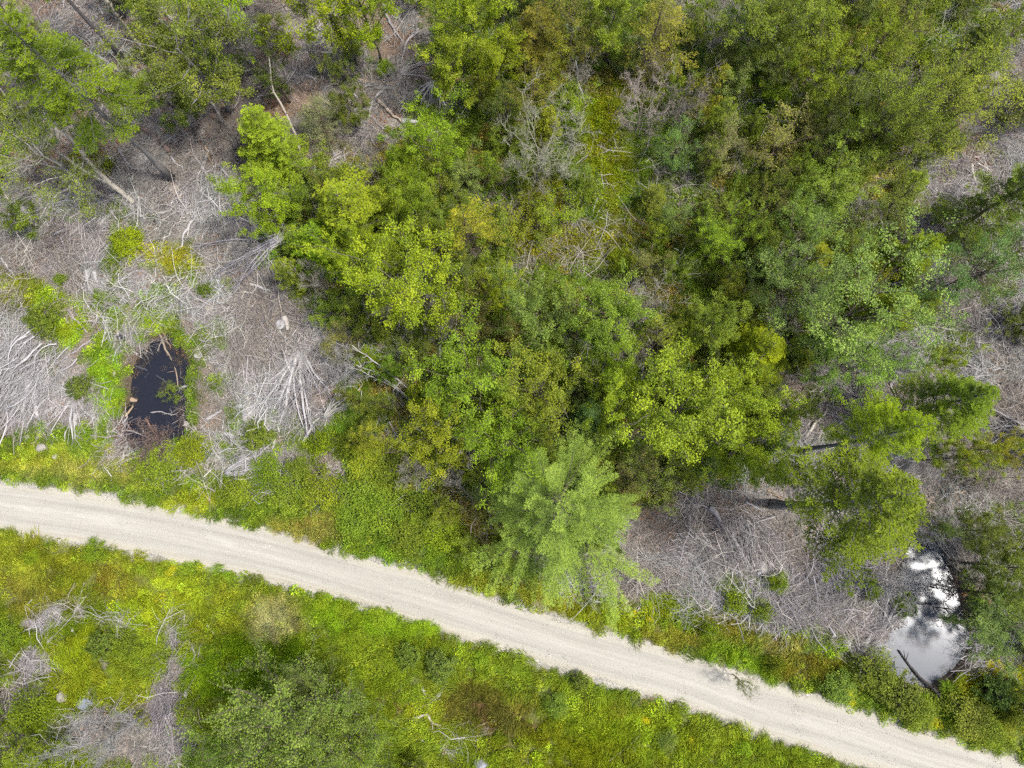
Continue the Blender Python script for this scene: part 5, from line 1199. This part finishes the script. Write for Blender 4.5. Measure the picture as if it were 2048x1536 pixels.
def weed_clump(seed, n=90, rad=.32, h=.34, leaf=.085):
    r = np.random.default_rng(seed); mb = MB(); a = r.uniform(0, 6.28, n); q = np.sqrt(r.uniform(0, 1, n)) * rad
    C = np.stack([np.cos(a) * q, np.sin(a) * q, h * r.uniform(.05, 1, n) * (1.1 - (q / rad) ** 2 * .8)], -1)
    nor = nrm(np.array([0, 0, 1.0]) + r.normal(0, .5, (n, 3))); ax = nrm(np.cross(nor, rdir(r, n))); L = leaf * r.uniform(.6, 1.4, n)
    leaves(mb, C, ax, nor, L, L * r.uniform(.4, .75, n), np.clip(r.normal(.5, .22, n), 0, 1)); return mb.mesh('weed', M['herb'])
def twig_clump(seed, n=36, rad=.8, L=(.3, 1.9), w=(.005, .024), align=.3):
    r = np.random.default_rng(seed); mb = MB(); a = r.uniform(0, 6.28, n); q = np.sqrt(r.uniform(0, 1, n)) * rad
    c = np.stack([np.cos(a) * q, np.sin(a) * q, r.uniform(.0, .16, n)], -1); th = r.normal(0, align, n) * 2 + np.where(r.uniform(size=n) < .5, 0, np.pi); Ls = r.uniform(*L, n) ** 1.2
    D = np.stack([np.cos(th), np.sin(th), r.normal(0, .1, n)], -1); P = bent(r, c - D * Ls[:, None] * .5, D, Ls, 4, .05, .35); P[:, :, 2] = np.maximum(P[:, :, 2], .005)
    tubes(mb, P, np.linspace(1, .4, 4)[None] * (w[0] + (w[1] - w[0]) * r.uniform(0, 1, n) ** 2.5)[:, None], 3, np.clip(r.normal(.5, .3, n), 0, 1), cap=False); return mb.mesh('twig', M['twig'])
def litter_clump(seed, n=70, rad=.7):
    r = np.random.default_rng(seed); mb = MB(); a = r.uniform(0, 6.28, n); q = np.sqrt(r.uniform(0, 1, n)) * rad
    C = np.stack([np.cos(a) * q, np.sin(a) * q, r.uniform(.01, .05, n)], -1); nor = nrm(np.array([0, 0, 1.0]) + r.normal(0, .25, (n, 3))); ax = nrm(np.cross(nor, rdir(r, n))); L = r.uniform(.05, .16, n)
    leaves(mb, C, ax, nor, L, L * r.uniform(.25, .6, n), np.clip(r.normal(.5, .3, n), 0, 1)); return mb.mesh('litter', M['herb'])

C_GRASS = source_collection('grass_source', [grass_clump(i) for i in range(6)])
C_WEED = source_collection('weed_source', [weed_clump(20 + i) for i in range(6)])
C_TWIG = source_collection('twig_source', [twig_clump(40 + i) for i in range(8)])
C_LIT = source_collection('litter_source', [litter_clump(60 + i) for i in range(4)])

sr = np.random.default_rng(31)
def sow(n):
    x = sr.uniform(-46, 46, n); y = sr.uniform(-21, 44, n); qx, qy = PX(x, y); ok = (qx > -160) & (qx < 2210) & (qy > -150) & (qy < 1690)
    x, y = x[ok], y[ok]; return x, y, cover(x, y)
def finish(name, x, y, tint, sc, coll, nvar, label, rot=None, lift=0.0, tl=.12):
    n = len(x); z = terr(x, y) + lift
    scatter(name, np.stack([x, y, z], -1), sr.uniform(0, 6.28, n) if rot is None else rot, sr.normal(0, tl, (n, 2)), sc, tint, sr.integers(0, nvar, n), coll, label)
def jitter(c, k=.16, kk=.05): n = len(c); return np.clip(c * np.exp(sr.normal(0, k, (n, 1)) + sr.normal(0, kk, (n, 3))), .004, .9)

KH = .98
# grass leans the way the wind and the ditch lay it
x, y, (qx, qy, he, un, sl, br, dr, wa) = sow(46000)
soft = fbm(x, y, 3.0, 111, 3)
gsel = (sr.uniform(size=len(x)) < he * np.where(qy > roadS(qx), .4 + 1.4 * sstep(.4, .56, soft), .6)) | (sr.uniform(size=len(x)) < un * np.where((qx > 1160) & (qx < 1290) & (qy > 120) & (qy < 500), .8, .25))
rot = (fbm(x, y, 5.0, 121, 2) - .5) * 9 + sr.normal(0, .5, len(x))
finish('grass', x[gsel], y[gsel], jitter(herb_tint(qx, qy)[gsel] * KH), sr.uniform(.55, 1.15, gsel.sum()), C_GRASS, 6, 'long yellow-green grass on both sides of the gravel road', rot[gsel], tl=.1)
x, y, (qx, qy, he, un, sl, br, dr, wa) = sow(52000)
soft = fbm(x, y, 3.0, 111, 3)
wsel = sr.uniform(size=len(x)) < he * np.where(qy > roadS(qx), 1.1 - 1.0 * sstep(.4, .56, soft), .8)
tw_ = herb_tint(qx, qy)[wsel] * KH; lime = (sr.uniform(size=len(tw_)) < .28)[:, None]; tw_ = np.where(lime, tw_ * .5 + lin((164, 184, 44)) * KH * .5, tw_)
finish('ground_cover', x[wsel], y[wsel], jitter(tw_, .2, .05), sr.uniform(.5, 1.2, wsel.sum()), C_WEED, 6, 'low leafy weeds covering the verges and clearings')
x, y, (qx, qy, he, un, sl, br, dr, wa) = sow(52000)
usel = sr.uniform(size=len(x)) < un * .8
ut = herb_tint(qx, qy)[usel]; n_ = fbm(x[usel], y[usel], 2.6, 131, 3)[:, None]; ut = np.where(n_ > .64, lin((138, 130, 54)), ut)
finish('undergrowth', x[usel], y[usel], jitter(ut * .85, .26, .07), sr.uniform(.6, 1.5, usel.sum()), C_WEED, 6, 'mixed low undergrowth between the thicket saplings')
# goldenrod spots
gold = [(1700, 1385, 8), (1703, 1402, 7), (958, 1333, 5), (1870, 1446, 8), (345, 1140, 8), (1990, 1330, 12), (1290, 1440, 6), (1380, 1480, 6), (1995, 1410, 8), (1265, 1225, 5), (1300, 1240, 5)]
gxs = np.concatenate([sr.normal(a, c * .6, c * 2) for a, b, c in gold]); gys = np.concatenate([sr.normal(b, c * .6, c * 2) for a, b, c in gold]); gp = G(gxs, gys)
finish('yellow_flowers', gp[:, 0], gp[:, 1], jitter(np.tile(lin((210, 204, 36)) * .8, (len(gp), 1)), .1, .04), sr.uniform(.25, .5, len(gp)), C_WEED, 6, 'small patches of yellow flowers along the road', lift=.15)
# twigs and litter
x, y, (qx, qy, he, un, sl, br, dr, wa) = sow(30000)
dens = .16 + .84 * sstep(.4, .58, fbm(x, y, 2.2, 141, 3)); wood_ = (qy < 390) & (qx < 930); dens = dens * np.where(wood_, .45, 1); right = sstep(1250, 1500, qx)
tsel = sr.uniform(size=len(x)) < np.maximum(sl * dens, un * .06) * .75
tn = fbm(x, y, 3.4, 151, 3); tt = lin((206, 203, 198)) * (1 - sstep(.42, .66, tn))[:, None] + lin((174, 166, 156)) * sstep(.42, .62, tn)[:, None]
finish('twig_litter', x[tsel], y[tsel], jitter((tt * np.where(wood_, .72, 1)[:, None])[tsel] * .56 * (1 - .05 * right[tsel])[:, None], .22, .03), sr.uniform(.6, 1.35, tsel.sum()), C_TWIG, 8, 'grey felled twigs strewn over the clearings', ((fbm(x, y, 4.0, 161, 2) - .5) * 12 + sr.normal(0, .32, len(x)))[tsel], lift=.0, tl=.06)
x, y, (qx, qy, he, un, sl, br, dr, wa) = sow(20000)
lsel = sr.uniform(size=len(x)) < np.maximum(sl, un * .4) * .55
lt = np.where((sr.uniform(size=lsel.sum()) < np.where(qy[lsel] < 330, .4, .15))[:, None], lin((176, 132, 94)), np.where((sr.uniform(size=lsel.sum()) < .4)[:, None], lin((210, 196, 182)), lin((160, 146, 134))))
finish('leaf_litter', x[lsel], y[lsel], jitter(lt * .52, .15, .05), sr.uniform(.6, 1.3, lsel.sum()), C_LIT, 4, 'brown leaf litter and wood chips on the bare ground', tl=.05)
# debris afloat on the ponds
fx = np.concatenate([sr.uniform(240, 372, 400), sr.uniform(1740, 1950, 500)]); fy = np.concatenate([sr.uniform(668, 900, 400), sr.uniform(1080, 1380, 500)])
sd = np.maximum(polysd(fx, fy, POND_W), polysd(fx, fy, POND_E)); ok = (sd > -12) & (sr.uniform(size=900) < .03 + .8 * np.exp(-np.maximum(sd, 0) / 7)); fp = G(fx[ok], fy[ok], WATER_Z + .006); n_ = ok.sum()
scatter('floating_debris', fp, sr.uniform(0, 6.28, n_), np.zeros((n_, 2)), sr.uniform(.3, .7, n_), jitter(np.tile(lin((120, 104, 84)) * .6, (n_, 1)), .3, .06), sr.integers(0, 4, n_), C_LIT, 'leaves and bits of wood afloat along the pond rims')
# loose stones on the road
def pebbles(seed, n=26, rad=.5):
    r = np.random.default_rng(seed); mb = MB()
    for i in range(n):
        a_ = r.uniform(0, 6.28); q = math.sqrt(r.uniform()) * rad; s = r.uniform(.012, .035); c = np.array([math.cos(a_) * q, math.sin(a_) * q, s * .3])
        V = c + s * np.array([(1, 0, 0), (.2, .9, .1), (-.9, .3, 0), (-.3, -.8, .1), (0, 0, .7), (0, 0, -.4)]) * r.uniform(.7, 1.2, (6, 3))
        mb.add(V, None, [(0, 1, 4), (1, 2, 4), (2, 3, 4), (3, 0, 4), (1, 0, 5), (2, 1, 5), (3, 2, 5), (0, 3, 5)], r.uniform(.1, .9))
    return mb.mesh('pebble', M['twig'])
C_PEB = source_collection('pebble_source', [pebbles(80 + i) for i in range(4)])
NP = 500
u = sr.uniform(0, 1, NP); vv = np.clip(sr.beta(.45, .45, NP), .01, .99); qx = -100 + u * 2300; qy = roadN(qx) * (1 - vv) + roadS(qx) * vv; gp = G(qx, qy)
zz = .02 + .07 * (1 - (2 * vv - 1) ** 2) - .02 * (np.exp(-((vv - .27) / .07) ** 2) + np.exp(-((vv - .73) / .07) ** 2))
scatter('gravel_stones', np.stack([gp[:, 0], gp[:, 1], zz], -1), sr.uniform(0, 6.28, NP), np.zeros((NP, 2)), sr.uniform(.6, 1.3, NP), jitter(np.tile(lin((206, 200, 186)) * .55, (NP, 1)), .3, .04), sr.integers(0, 4, NP), C_PEB, 'loose stones strewn on the gravel road')
settle_labels()
